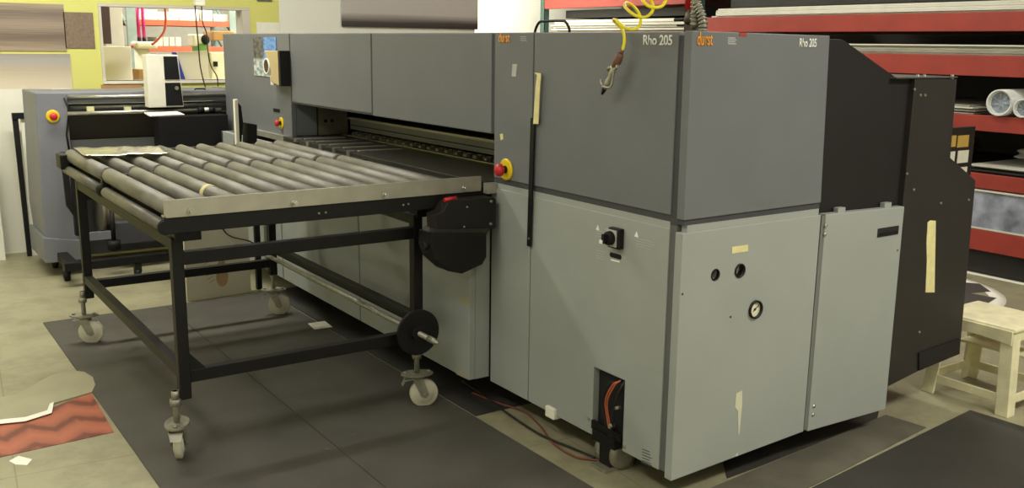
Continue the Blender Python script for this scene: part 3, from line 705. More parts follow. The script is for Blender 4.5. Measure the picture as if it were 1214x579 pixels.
a = on(0, -.002, 300, 44); b = on(0, -.002, 329, 92)
tag(MB().box(-.004, b.y, b.z, -.0005, a.y, a.z).build('photo_print', PHOTO), 'blue sky photo print stuck on the left end of the printer', 'print')
a = on(0, -.03, 318, 60); b = on(0, -.03, 339, 102)
td = thing('tape_dispenser', (-.05, (a.y+b.y)/2, b.z), 'tan wall tape dispenser with dark reel on the printer left tower', 'tape dispenser')
ym = (a.y+b.y)/2; wy = (a.y-b.y)
y0d = b.y+.03
MB().prism([(-.06, y0d, a.z), (-.06, a.y-.015, a.z), (-.06, y0d+.115, b.z+.085), (-.06, y0d+.13, b.z+.02), (-.06, y0d, b.z)], (.035, 0, 0)).build('dispenser_body', TAN, td, .003)
MB().box(-.06, b.y, b.z-.002, -.001, y0d, a.z+.002).box(-.025, y0d, b.z+.02, -.001, y0d+.12, a.z-.01).build('back_plate', BLK, td, .002)
c = V((-.05, b.y+wy*.80, (a.z+b.z)/2+.008))
MB().cyl(c+V((-.014, 0, 0)), c+V((.03, 0, 0)), .038, 28).build('tape_reel', mat('dark_reel', (62, 48, 40), .5), td)
MB().hollow(c+V((-.016, 0, 0)), c+V((.034, 0, 0)), .045, .038).build('reel_rim', BOXW, td)
MB().box(-.052, y0d+.10, b.z+.0, -.03, y0d+.15, b.z+.05).build('cutter_tab', BOXW, td)

# yellow coiled air hose with blow gun
gh = thing('air_blow_gun', on(0, -.045, 716, 110), 'chrome air blow gun on a yellow coiled hose in front of the printer', 'air gun')
top = on(0, -.05, 738, 61)
hp = [on(0, -.05, 738, 60), on(0, -.045, 740, 50), on(0, -.045, 739.5, 40), on(0, -.05, 736, 33), on(0, -.06, 729, 26)]
# coil loops climbing to the upper right
loops = [(729, 25, -.06), (727, 23.5, -.09), (731, 24, -.12), (738, 31, -.13), (747, 35, -.12), (756, 33, -.09), (759.5, 25, -.06), (757, 15, -.05),
         (749, 6, -.07), (742, 3.5, -.1), (741, 8, -.13), (748, 15, -.14), (757, 20, -.13), (766, 20, -.11), (773, 14, -.07), (774, 5, -.06),
         (768, -4, -.07), (761, -8, -.10), (760, -3, -.14), (767, 6, -.15), (776, 9, -.14), (785, 7, -.11), (790, -1, -.08), (789, -12, -.07)]
hp += [on(0, d, x, y) for x, y, d in loops]
last = hp[-1]
for k in range(1, 60):
    an = k*.785; hp.append(last+V((-.03+.03*math.cos(an), -.04*math.sin(an)-.004*k*.3, .0+k*.0235+0)))
hp.append(V((hp[-1].x, hp[-1].y, Z1-.01)))
MB().tube(smooth_path(hp, 5), .0048, 8).build('coiled_hose', YHOSE, gh)
g0 = on(0, -.05, 738, 59); g1 = on(0, -.052, 728.5, 80); g2 = on(0, -.05, 715, 110)
MB().cyl(g0, g0+(g1-g0)*.25, .007, 12).build('hose_fitting', BRN, gh)
MB().lathe(g0+(g1-g0)*.2, g1-g0, [(0, .008), (.008, .012), (.03, .014), (.05, .012), (.055, .007)], 14).build('grip_sleeve', BRN, gh)
d = (g2-g1).normalized(); sd = V((0, 1, 0))
MB().lathe(g0+(g1-g0)*.9, d, [(0, .006), (.01, .009), (.03, .010), (.045, .007), (.06, .010), (.085, .009), (.09, .005)], 12).cyl(g1+V((0, .03, -.006)), g1+V((0, -.02, .006)), .008, 10).build('gun_body', STEEL, gh)
g3 = on(0, -.05, 724.5, 92)
MB().tube(smooth_path([g1+V((-.01, -.012, -.0)), g3+V((-.01, -.02, .0)), g3+V((-.012, -.012, -.03)), g2+V((-.01, -.008, .02))], 5), .004, 8).build('gun_lever', ZINC, gh)
MB().tube(smooth_path([on(0, -.05, 712.5, 94), on(0, -.05, 713, 99), on(0, -.05, 717, 102), on(0, -.05, 720, 99)], 5), .003, 8).build('hang_hook', STEEL, gh)
MB().lathe(on(0, -.05, 719, 100), d, [(0, .009), (.02, .008), (.035, .005), (.04, .003)], 10).build('gun_nozzle', RUB, gh)

# red riser pipe, clamp and flexible conduit behind the corner of the printer
rx = .30
a = on(0, rx, 816, 12)
rp = thing('riser_pipe', (rx, a.y, 1.5), 'red air riser pipe with dark valve above the printer corner', 'pipe')
MB().cyl((rx, a.y, a.z), (rx, a.y, Z1-.01), .012, 14).build('pipe', REDP, rp)
c = on(0, rx, 820, 26)
MB().box(rx-.015, c.y-.02, 1.495, rx+.015, c.y+.02, c.z+.015).lathe((rx, c.y, c.z-.01), (0, 0, 1), [(0, .016), (.01, .028), (.03, .024), (.05, .014)], 14).build('valve_body', mat('aged_brass', (82, 74, 58), .5, .3, .2, 30), rp)
for k, (qx, qy) in enumerate(((800, 23.5), (803, 30))):
    e = on(0, rx, qx, qy); MB().cyl((rx, c.y, e.z), e, .004 if k else .0055, 8).build('valve_stem', FR, rp)
pth = smooth_path([on(0, rx-.06, 833, 40), on(0, rx-.06, 833.5, 28), on(0, rx-.06, 831, 16), on(0, rx-.06, 826.5, 5), on(0, rx-.06, 825, -15), V((rx-.06, on(0, rx-.06, 825, -15).y, Z1-.01))], 40)
pth = [pth[0]]+[pth[i] for i in range(1, len(pth)-1)]+[pth[-1]]
rings = []
mb = MB(); mb.tube(pth, .012, 10); 
acc = 0
for i in range(1, 160):
    acc += (pth[i]-pth[i-1]).length
    if acc > .011:
        acc = 0; dd = (pth[i]-pth[i-1]).normalized(); mb.cyl(pth[i]-dd*.003, pth[i]+dd*.003, .0155, 12)
tag(mb.build('flexible_conduit', ZINC), 'ribbed silver flexible conduit rising beside the red pipe', 'conduit')

# ------------------------------------------------------------------ laminator behind the roller table
LY0 = 4.36
LMX = (on(1, LY0, 42, 110).x, on(1, LY0, 79, 110).x)
LM = thing('laminator', (-.55, 4.6, 0), 'grey roll laminator with steel bars and emergency stop behind the roller table', 'laminator')
t = LM; xe = .12; xn = -.02
zt = on(1, LY0, 42, 110).z
q = [on(1, LY0, *a) for a in [(41, 110), (79, 110), (82, 150), (86, 200), (95, 285), (97, 300), (57, 296), (50, 250), (44, 150)]]
MB().prism([(a.x, LY0, a.z) for a in q], (0, .5, 0)).build('end_panel', LAM, t, .006)
MB().prism([(LMX[0]-.03, LY0-.03, .09), (q[4].x+.02, LY0-.03, .09), (q[4].x+.02, LY0-.03, .21), (LMX[0]-.05+.02, LY0-.03, .25)], (0, .55, 0)).build('end_foot', LAM, t, .004)
MB().box(xe-.03, LY0, .14, xe, LY0+.5, zt).build('far_end_panel', LAM, t, .004)
def lz(px, py, Y): return on(1, Y, px, py).z
z1, z2 = lz(78, 115, LY0), lz(82, 135, LY0-.04)
MB().box(LMX[1], LY0+.06, z1+.0, xe-.03, LY0+.48, zt-.004).build('top_cover', LAM, t, .006)
MB().cyl((LMX[1]-.01, LY0+.03, z1-.005), (xe-.03, LY0+.03, z1-.005), .012, 14).build('guide_bar', STEEL, t)
MB().cyl((LMX[1]-.01, LY0-.03, z2), (xn, LY0-.03, z2), .012, 14).build('guide_bar', STEEL, t)
MB().box(LMX[1], LY0+.045, z1-.045, xe-.03, LY0+.06, z1+.01).build('front_plate', LAM, t)
MB().box(LMX[1], LY0+.03, z2-.02, xe-.03, LY0+.3, z2+.02).build('film_table', BLK, t)
MB().cyl((LMX[1]+.02, LY0+.06, z2+.03), (xe-.05, LY0+.06, z2+.03), .014, 16).build('film_core', mat('clear_film', (150, 150, 140), .2, .5, .5, 8, stretch=(1, 1, 1)), t)
for qx in (107, 151):
    c = on(1, LY0-.02, qx, 129); MB().box(c.x-.02, LY0-.035, c.z-.014, c.x+.02, LY0-.01, c.z+.012).build('film_tab', mat('pale_yellow_tape', (220, 216, 160), .6) if qx == 107 else bpy.data.materials['pale_yellow_tape'], t)
MB().prism([(LMX[1]+.0, LY0-.02, z2-.015), (LMX[1]+.0, LY0+.06, z2-.17), (LMX[1], LY0+.1, z2-.17), (LMX[1], LY0+.02, z2-.01)], (xe-.03-LMX[1], 0, 0)).build('front_guard', BLK2, t)
MB().box(LMX[1], LY0+.05, z2-.28, xe-.03, LY0+.3, z2-.17).build('lower_guard', LAM, t)
a = on(1, LY0-.12, 186, 141)
MB().box(a.x, LY0-.17, z2-.26, xn, LY0-.02, z2-.025).build('feed_tray', RUB, t, .004)
for qx in (238, 251):
    c = on(1, LY0-.03, qx, 131.5); MB().cyl((c.x-.02, LY0-.03, z2), (c.x+.02, LY0-.03, z2), .02, 14).build('bar_collar', RUB, t)
c = on(1, LY0-.03, 244.5, 131.5); MB().cyl((c.x-.018, LY0-.03, z2+.002), (c.x+.018, LY0-.03, z2+.002), .014, 14).build('bar_collar', PAPER, t)
a = on(1, LY0+.1, 232, 109); b = on(1, LY0+.1, 243, 109)
MB().tube([(a.x-.02, LY0+.1, a.z-.01), (a.x, LY0+.1, a.z+.02), (b.x, LY0+.1, a.z+.02), (b.x+.015, LY0+.1, a.z-.01)], .005, 8).build('cover_handle', FR, t)
# side bracket lines on the end panel
MB().tube([on(1, LY0-.004, 76, 116), on(1, LY0-.004, 82, 130), on(1, LY0-.004, 79, 160), on(1, LY0-.004, 85, 195)], .006, 8).build('end_trim', FR, t)
estop(LM, on(1, LY0, 62.5, 138), (0, -1, 0), .92)
# under-frame
MB().box(LMX[1]-.02, 4.8, .02, xe-.03, 4.83, zt-.1).build('back_panel', LAM, t)
MB().cyl((-.78, 4.5, .385), (xe-.1, 4.5, .385), .115, 36).build('film_roll', mat('beige_film_roll', (176, 168, 140), .5, 0, .05, 5), t)
MB().cyl((-.80, 4.5, .385), (-.78, 4.5, .385), .16, 36).build('roll_flange', mat('flange_grey', (128, 122, 104), .5), t)
MB().box(LMX[1]-.03, 4.25, .26, LMX[1]-.0, 4.3, .72).build('stand_post', FR, t)
c = on(1, 4.25, 88, 250)
MB().hexa([(c.x-.04, 4.25, .45), (c.x-.0, 4.25, .38), (c.x-.0, 4.28, .38), (c.x-.04, 4.28, .45), (c.x-.05, 4.25, .78), (c.x-.02, 4.25, .78), (c.x-.02, 4.28, .78), (c.x-.05, 4.28, .78)]).build('foot_pedal_arm', FR, t)
a = on(1, 4.3, 138, 265); b = on(1, 4.3, 188, 320)
MB().box(a.x, 4.3, .17, b.x+.05, 4.6, a.z).build('control_box', mat('dark_grey_box', (66, 66, 70), .5), t, .004)
c = on(1, 4.2, 136, 300)
MB().cyl((c.x, 4.2, .16), (c.x, 4.2, .22), .04, 18).cyl((c.x, 4.2, .2), (c.x, 4.2, .42), .014, 12).build('jack_post', RUB, t)
MB().cyl((c.x-.03, 4.2, .43), (c.x+.03, 4.2, .43), .014, 12).build('jack_clamp', ZINC, t)
MB().box(LMX[0]+.02, 3.98, .1, xn-.2, 4.04, .15).box(LMX[0]+.04, 4.04, .1, LMX[0]+.1, 4.8, .15).box(xn-.3, 4.04, .1, xn-.24, 4.8, .15).build('base_frame', FR, t, .003)
MB().box(LMX[1], 4.36, .2, xe-.03, 4.4, .25).build('base_rail', LAM, t)
for qx, qy, Y in ((80, 333, 4.14), (165, 332, 3.98), (66, 318, 4.42)):
    c = on(2, 0, qx, qy)
    yy = c.y if Y != 3.98 else 4.0
    if Y == 3.98: cx = c.x
    else: cx = c.x
    k = MB().box(cx-.02, yy-.02, .05, cx+.02, yy+.02, .11).build('base_caster', FR, t)
    MB().lathe((cx-.02, yy, .035), (1, 0, 0), [(0, .02), (.004, .034), (.034, .034), (.038, .02)], 20).build('wheel', RUB, k)
# small white sheet lying on the tray
a = on(2, z2-.02, 170, 138)
q = [on(2, z2-.0, *a) for a in [(171, 137), (210, 135.5), (219, 139), (178, 141)]]
tag(MB().prism([(v_.x, v_.y, z2+.012) for v_ in q], (0, 0, .006)).build('paper_sheet', PAPER), 'small white sheet lying across the front bar of the laminator', 'sheet')

# white stand with black panels on the laminator
Yp = LY0-.11
a = on(1, Yp, 193.5, 65); b = on(1, Yp, 218, 125); c1 = on(1, Yp, 210, 65); l0 = on(1, Yp, 172, 65)
zt2, zb2 = a.z, on(1, Yp, 190, 127.5).z
st = thing('display_stand', ((a.x+b.x)/2, Yp+.1, zb2), 'white stand with two black front panels on the front bar of the laminator', 'stand')
w0 = on(1, Yp, 173, 66).x
MB().prism([(w0, Yp, zb2), (b.x, Yp, zb2), (c1.x+.005, Yp, zt2), (w0, Yp, zt2)], (0, .1, 0)).build('stand_body', BOXW, st, .003)
for f0, f1 in ((.03, .47), (.53, .97)):
    def sx(f): return b.x+(c1.x-b.x)*f
    za, zc = zb2+(zt2-zb2)*f0, zb2+(zt2-zb2)*f1
    MB().prism([(a.x, Yp-.004, za), (sx(f0)-.004, Yp-.004, za), (sx(f1)-.004, Yp-.004, zc), (a.x, Yp-.004, zc)], (0, .0038, 0)).build('black_panel', RUB, st)
MB().cyl((a.x+.07, Yp-.012, zb2+.12), (a.x+.07, Yp-.004, zb2+.12), .012, 12).build('panel_knob', ZINC, st)

# ------------------------------------------------------------------ boards at the left
def board(name, x0, z0, x1, z1, y, m, label, cat, lean=.06, th=.012, group=None):
    mb = MB().hexa([(x0, y, z0), (x1, y, z0), (x1, y+th, z0), (x0, y+th, z0), (x0, y+lean, z1), (x1, y+lean, z1), (x1, y+lean+th, z1), (x0, y+lean+th, z1)])
    return tag(mb.build(name, m), label, cat, group)
a = on(1, 5.25, 85, 105)
board('white_board', -1.75, 0, a.x, a.z, 5.2, WHITEB, 'tallest white board leaning on the yellow wall, behind the laminator end', 'board', .08)
fb = on(1, 5.02, 20, 136)
wb2 = thing('framed_board', (-.95, 5.08, 0), 'white board with a black edge strip leaning left of the laminator', 'board')
MB().hexa([(fb.x+.02, 5.05, .0), (-.8, 5.05, 0), (-.8, 5.062, 0), (fb.x+.02, 5.062, 0), (fb.x+.035, 5.14, fb.z), (-.8, 5.14, fb.z), (-.8, 5.152, fb.z), (fb.x+.035, 5.152, fb.z)]).build('board_face', WHITEB, wb2)
MB().hexa([(fb.x-.01, 5.04, .0), (fb.x+.018, 5.04, 0), (fb.x+.018, 5.065, 0), (fb.x-.01, 5.065, 0), (fb.x-.015, 5.13, fb.z), (fb.x+.02, 5.13, fb.z), (fb.x+.02, 5.155, fb.z), (fb.x-.015, 5.155, fb.z)]).build('edge_strip', RUB, wb2)
MB().box(fb.x-.015, 5.115, fb.z-.035, -.8, 5.16, fb.z+.003).build('edge_strip', RUB, wb2)
board('white_board', -1.72, 0, -1.30, .9, 5.0, WHITEB, 'shorter white board at the left edge of the picture, beside the black edge strip', 'board', .12)
# pale board with brown knot under the table
bd = thing('pale_board', (-.25, 3.34, 0), 'pale board with a brown rounded stain standing behind the roller table', 'board')
q0 = on(2, 0, 222, 358.5); q1 = on(2, 0, 345, 339)
dv = (q1-q0); dn = V((-dv.y, dv.x, 0)).normalized()*.016
q1 = q0+dv*.6
MB().hexa([q0, q1, q1+dn, q0+dn, q0+V((0, 0, .46)), q1+V((0, 0, .46)), q1+dn+V((0, 0, .46)), q0+dn+V((0, 0, .46))]).build('board_face', mat('pale_board_paint', (214, 208, 186), .6, 0, .05, 5), bd, .002)
pt = lambda u, z: q0+dv*u+V((0, 0, z))-dn*.06
ov = [(.33+.075*math.cos(k*math.pi/8)*(.7+.3*math.cos(k*math.pi/8-1.57+3.14)), .15+.09*math.sin(k*math.pi/8)) for k in range(16)]
MB().prism([pt(u, z) for u, z in ov], -dn*.05).build('brown_stain', mat('knot_brown', (176, 146, 106), .6, 0, .2, 12), bd)
mb = MB()
for k in range(9):
    u = .2-.008*k; z = .09+.022*k; mb.tube([pt(u, z)-dn*.02, pt(u+.06, z+.02)-dn*.02], .0012, 4)
mb.build('stain_lines', mat('knot_line', (130, 116, 88), .6), bd)
tag(MB().tube(smooth_path([pt(.3, .46)-dn, pt(.4, .36)-dn, pt(.62, .3)-dn, pt(.66, .22)-dn, pt(.70, .19)-dn], 6), .004, 6).build('power_cable', BLC), 'thin black cable drooping across the pale stained board', 'cable')
# bottle/shoe behind omitted: the photograph shows the stain only

# ------------------------------------------------------------------ floor cables by the printer
a = [on(2, .006, *q) for q in [(560, 466), (590, 478), (620, 488), (640, 505), (655, 525), (680, 541), (700, 545), (712, 546)]]
tag(MB().tube(smooth_path(a, 8), .004, 6).build('floor_cable', REDC), 'reddish cable lying on the floor along the printer front', 'cable')
a = [on(2, .011, *q) for q in [(548, 452), (575, 470), (600, 489), (640, 515), (680, 532), (706, 543)]]
tag(MB().tube(smooth_path(a, 8), .004, 6).build('floor_cable', BLC), 'black cable lying on the floor beside the reddish one', 'cable')

# ------------------------------------------------------------------ cream stool
SX, SY = 1.673, -.0
stl = thing('plastic_stool', (1.85, .0, 0), 'worn cream plastic step stool at the lower right behind the printer', 'stool')
x0, x1, y0, y1, hz = 1.673, 2.03, -.195, .19, .365
ins = .028
def leg(cx, cy, sx, sy):
    # splayed L-shaped leg
    b0 = V((cx, cy, 0)); t0 = V((cx+sx*ins, cy+sy*ins, hz-.02))
    w = .055; th = .012
    pr = [(0, 0), (w, 0), (w, th), (th, th), (th, w), (0, w)]
    v0 = [b0+V((sx*a, sy*b, 0)) for a, b in pr]; v1 = [t0+V((sx*a, sy*b, 0)) for a, b in pr]
    mb = MB(); A = [mb.bm.verts.new(v) for v in v0]; B = [mb.bm.verts.new(v) for v in v1]
    mb.bm.faces.new(A); mb.bm.faces.new(B[::-1])
    for i in range(6): mb.bm.faces.new((A[i], B[i], B[(i+1) % 6], A[(i+1) % 6]))
    mb.build('leg', CREAM, stl, .003)
leg(x0, y0, 1, 1); leg(x0, y1, 1, -1); leg(x1, y0, -1, 1); leg(x1, y1, -1, -1)
MB().box(x0+ins-.008, y0+ins-.008, hz-.02, x1-ins+.008, y1-ins+.008, hz).build('seat', CREAM, stl, .008)
# aprons with arched underside
def apron(pa, pb, ht, name='apron', drop=.05, mid=.022):
    pa, pb = V(pa), V(pb); n = 10; up = []; lo = []
    for k in range(n+1):
        u = k/n; p0 = pa.lerp(pb, u); up.append(p0+V((0, 0, 0))); lo.append(p0-V((0, 0, mid+(drop-mid)*(abs(2*u-1)**3))))
    d = (pb-pa).normalized(); nn = V((-d.y, d.x, 0))*.01
    MB().prism(up+lo[::-1], nn).build(name, CREAM, stl, .002)
apron((x0+ins-.004, y0+ins, hz-.01), (x0+ins-.004, y1-ins, hz-.01), 0, 'apron', .06, .048)
apron((x1-ins-.006, y0+ins, hz-.01), (x1-ins-.006, y1-ins, hz-.01), 0, 'apron', .06, .048)
apron((x0+ins, y0+ins, hz-.01), (x1-ins, y0+ins, hz-.01), 0, 'apron', .06, .048)
apron((x0+ins, y1-ins, hz-.01), (x1-ins, y1-ins, hz-.01), 0, 'apron', .06, .048)
for (a, b) in (((x0+.008, y0+.03), (x0+.008, y1-.03)), ((x1-.02, y0+.03), (x1-.02, y1-.03))):
    MB().box(a[0], a[1], .052, a[0]+.01, b[1], .088).build('stretcher', CREAM, stl, .002)
for yy in (y0+.008, y1-.018):
    MB().box(x0+.03, yy, .052, x1-.03, yy+.01, .088).build('stretcher', CREAM, stl, .002)
MB().box(x1-.16, y0+.03, .2, x1-.02, y1-.03, .212).build('lower_shelf', CREAM, stl, .003)

# ------------------------------------------------------------------ pallet rack behind the printer
RX0 = 4.0; RX1 = 5.1
rk = thing('pallet_rack', (4.5, 3.0, 0), 'tall pallet rack with orange-red beams and green uprights behind the printer', 'rack')
UY = (-.6, 3.98, 6.2)
for y in UY:
    for x in (RX0-.03, RX1-.03):
        u = MB().box(x, y-.035, 0, x+.006, y+.035, 2.9).box(x, y-.035, 0, x+.06, y-.029, 2.9).box(x, y+.029, 0, x+.06, y+.035, 2.9)
        for k in range(26):
            z = 1.5+k*.05
            u.box(x-.0015, y-.018, z, x, y-.008, z+.025).box(x-.0015, y+.008, z, x, y+.018, z+.025)
        u.build('upright', RACKG, rk)
    MB().box(RX0+.03, y-.015, .3, RX1-.03, y+.015, .33).box(RX0+.03, y-.015, 1.5, RX1-.03, y+.015, 1.53).build('brace', RACKG, rk)
LEV = [(.167, .305), (.575, .672), (.945, 1.046), (1.294, 1.425), (1.577, 1.697), (2.2, 2.33)]
for z0, z1_ in LEV:
    MB().box(RX0-.02, UY[0]+.035, z0, RX0+.03, UY[1]-.035, z1_).build('beam', RACKR, rk, .003)
    MB().box(RX1-.03, UY[0]+.035, z0, RX1+.02, UY[1]-.035, z1_).build('beam', RACKR, rk)
    MB().box(RX0+.03, UY[0]+.035, z1_-.03, RX1-.03, UY[1]-.035, z1_-.004).build('deck', DECK, rk)
LEV2 = [(.5, .62), (1.0, 1.12), (1.45, 1.57), (1.815, 1.935)]
for z0, z1_ in LEV2:
    MB().box(RX0-.03, UY[1]+.035, z0, RX0+.03, UY[2]-.035, z1_).build('beam', RACKR, rk, .003)
    MB().box(RX1-.03, UY[1]+.035, z0, RX1+.02, UY[2]-.035, z1_).build('beam', RACKR, rk)
    MB().box(RX0+.03, UY[1]+.035, z1_-.03, RX1-.03, UY[2]-.035, z1_-.004).build('deck', DECK, rk)
ORD = ['topmost', 'second from the top', 'third from the top', 'fourth from the top', 'fifth from the top', 'sixth from the top', 'seventh from the top', 'eighth from the top', 'ninth from the top', 'tenth from the top']
def sheets(z, n, th, y0, y1, m, label, group, gap=.0015, jx=.05, x0=RX0-.02, name='plastic_sheet', cat='sheet', depth=1.0):
    for k in range(n):
        dx = random.uniform(0, jx); dy = random.uniform(-.12, .06)
        t_ = th*random.uniform(.7, 1.2)
        mm = m[k % len(m)] if isinstance(m, list) else m
        tag(MB().box(x0+dx, y0+dy*.4, z, x0+dx+depth, y1+dy, z+t_).build(name, mm), label+', '+(ORD[n-1-k] if k else 'lowest of all'), cat, group)
        z += t_+gap
    return z
sheets(1.6985, 5, .013, .9, 3.85, SHEET, 'white sheet on the top right rack beam', 'white sheets on the top right rack level')
sheets(1.4265, 6, .010, .6, 3.85, [SHEET, SHEETS, SHEETS, SHEETS, SHEETS, SHEET], 'long pale sheet on the second right rack beam', 'silver sheets on the second rack level')
sheets(1.5715, 10, .012, 4.12, 6.05, SHEET, 'white sheet in the left rack bay', 'white sheets in the left rack bay')
sheets(1.0475, 6, .009, 1.46, 3.6, [SHEETS, SHEET, SHEETS], 'grey sheet beside the clear rolls', 'grey sheets beside the clear rolls')
sheets(.6735, 3, .010, .3, 3.2, SHEETB, 'black sheet under the grey film heap', 'black sheets on the rack')
sheets(.709, 2, .006, .2, 1.55, SHEET, 'thin white sheet on the black sheets', 'thin white sheets on the black stack')
def bag(name, c, r, m, label, cat, seed):
    random.seed(seed); mb = MB(); g = bmesh.ops.create_icosphere(mb.bm, subdivisions=4, radius=1)
    for v in mb.bm.verts:
        n_ = .12*math.sin(v.co.x*7+seed)*math.sin(v.co.y*6)+.08*math.sin(v.co.z*11+v.co.y*5)
        v.co = V((c[0]+v.co.x*r[0]*(1+n_), c[1]+v.co.y*r[1]*(1+n_), max(c[2]-r[2]*.8, c[2]+v.co.z*r[2]*(1+n_*.8))))
    for f in mb.bm.faces: f.smooth = True
    return tag(mb.build(name, m), label, cat)
bag('folded_film', (4.45, 1.0, .79), (.3, .3, .075), mat('grey_film', (150, 148, 138), .3, 0, .2, 14), 'grey crumpled plastic film heap on the third rack beam up', 'plastic film', 3)
bag('folded_film', (4.3, 1.85, .80), (.25, .25, .09), SHEETB, 'black crumpled film heap beside the grey one on the rack', 'plastic film', 5)
tag(MB().box(RX0+.12, 4.15, 1.722, RX0+1.0, 6.0, 1.80).build('shade_filler', SHEETB, None, .004), 'flat black filler for the shade over the white sheets in the left rack bay', 'box')  # added black box in place of shade, hides the pale wall behind
# clear film rolls seen end-on
def roll(py_, pz_, r, label):
    o = thing('clear_film_roll', (RX0+.4, py_, pz_-r), label, 'roll')
    MB().hollow((RX0-.05, py_, pz_), (RX0+.9, py_, pz_), r, r*.86, 36).build('film_wrap', PLASW, o)
    MB().hollow((RX0-.04, py_, pz_), (RX0+.9, py_, pz_), r*.84, r*.80, 36).build('inner_core', PLASW, o)
    mb = MB()
    for k in range(7):
        a_ = k*.9+.3; mb.tube([(RX0-.03, py_+math.cos(a_)*r*.2, pz_+math.sin(a_)*r*.2), (RX0-.03, py_+math.cos(a_+.3)*r*.8, pz_+math.sin(a_+.3)*r*.8)], .003, 5)
    mb.cyl((RX0-.02, py_, pz_), (RX0-.01, py_, pz_), r*.82, 30)
    mb.build('end_film', mat('blueish_film_end', (150, 158, 166), .3, 0, .35, 25) if 'blueish_film_end' not in bpy.data.materials else bpy.data.materials['blueish_film_end'], o)
c = on(0, RX0-.05, 1185, 116); roll(c.y, 1.049+.084, .084, 'larger clear plastic roll seen end-on on the rack, beside the grey sheets')
c = on(0, RX0-.05, 1210, 124); roll(c.y-.012, 1.049+.058, .058, 'smaller clear plastic roll seen end-on at the right picture edge')
# printed film box at low level
tag(MB().box(RX0-.02, -.5, .308, RX0+.7, 2.4, .318).box(RX0-.02, -.5, .555, RX0+.7, 2.4, .567).build('shelf_lining', SHEET), 'pair of white edged boards holding the blue-grey wrapped bundle', 'board')
bpy.data.objects['shelf_lining'].location.z += 0
tag(MB().box(RX0-.01, -.5, .319, RX0+.65, 2.4, .554).build('wrapped_bundle', PRB), 'blue-grey wrapped bundle on the lower rack shelf', 'bundle', None)
for (y0_, y1_) in ((.9, 3.7),):
    tag(MB().box(RX0+.08, y0_, 1.775, RX0+1.0, y1_, 2.0).build('shade_filler', SHEETB, None, .004), 'long black filler for the shade over the white sheets at the very top of the right rack bay', 'box')  # black box added as the shadowed gap above the top sheets
tag(MB().box(RX0+.05, -.5, .003, RX0+.9, 2.4, .15).build('floor_block', SHEETB), 'black flat block on the floor under the lowest rack beam', 'crate')  # flat black box filling the dark gap below the lowest beam
# dark leg-level: parts organiser hung behind the black cabinet
ox = 2.6
oa = on(1, .9, 1128, 152); ob = on(1, .9, 1151, 205)
og = thing('card_holder', ((oa.x+ob.x)/2, .9, 0), 'dark frame with yellow and white cards behind the black printer cabinet', 'card holder')
MB().box(oa.x-.12, .9, 0, ob.x, .93, oa.z).build('holder_board', BLK2, og, .003)
CY = mat('yellow_card', (206, 170, 84), .6)
for (xa, ya, xb, yb_, mm) in ((1136, 161, 1147.5, 174, CY), (1136, 179, 1147, 192.5, PAPER), (1134, 199, 1146, 204, PAPER), (1128, 161, 1132.5, 174, CY), (1127, 180, 1131, 193, PAPER)):
    A = on(1, .898, xa, ya); B = on(1, .898, xb, yb_); MB().box(A.x, .8965, B.z, B.x, .8995, A.z).build('card', mm, og)

# ------------------------------------------------------------------ back room seen through the hatch
def brbox(name, Y, x0, y0, x1, y1, m, label, cat, dep=.3, group=None, bev=.004, floor=False):
    a = on(1, Y, x0, y1); b = on(1, Y, x1, y0)
    return tag(MB().box(a.x, Y, 0 if floor else a.z, b.x, Y+dep, b.z).build(name, m, None, bev), label, cat, group)
YR = 7.3
sr = thing('storage_rack', (on(1, YR, 215, 50).x, YR+.3, 0), 'rack with orange-red shelves and green upright in the room behind the hatch', 'rack')
xa, xb = on(1, YR, 156, 30).x, on(1, YR, 277, 30).x
zz1 = on(1, YR, 200, 24).z; zz2 = on(1, YR, 200, 55).z
for z in (zz1, zz2, .55):
    MB().box(xa, YR, z-.05, xb, YR+.04, z).build('beam', RACKO, sr, .002)
    MB().box(xa, YR+.56, z-.05, xb, YR+.6, z).build('beam', RACKO, sr, .002)
    MB().box(xa, YR+.04, z-.03, xb, YR+.56, z-.005).build('deck', DECK, sr)
for x in (xa, xb):
    MB().box(x-.04, YR-.01, 0, x+.04, YR+.03, 2.3).build('upright', RACKP, sr); MB().box(x-.04, YR+.57, 0, x+.04, YR+.6, 2.3).build('upright', RACKP, sr)
    mb = MB()
    for k in range(6): mb.tube([(x, YR+.03, .3+.3*k), (x, YR+.57, .6+.3*k)], .012, 5)
    mb.build('brace', RACKP, sr)
def shelfbox(z, px0, px1, pyt, label, group=None, m=BOXW, name='carton'):
    a = on(1, YR+.05, px0, pyt); b = on(1, YR+.05, px1, pyt)
    tag(MB().box(a.x, YR+.05, z+.001, b.x-.006, YR+.4, a.z).build(name, m, None, .004), label, 'box', group)
shelfbox(zz1, 163, 187, 11, 'white carton at the left end of the upper shelf in the back room')
shelfbox(zz1, 187, 212, 14, 'low white carton in the middle of the upper shelf in the back room')
shelfbox(zz1, 212, 236, 9, 'white carton right of the low one on the upper back-room shelf')
shelfbox(zz1, 238, 252, 12, 'small white carton on the upper back-room shelf, second from its right end')
shelfbox(zz1, 253, 271, 17, 'white carton at the right end of the upper back-room shelf')
for k in range(4):
    shelfbox(zz2, 186+k*7.3, 186+(k+1)*7.3, 44, 'small white carton on the lower back-room shelf, '+('leftmost of four', 'second from left', 'third from left', 'rightmost of four')[k], 'row of small cartons on the lower back-room shelf')
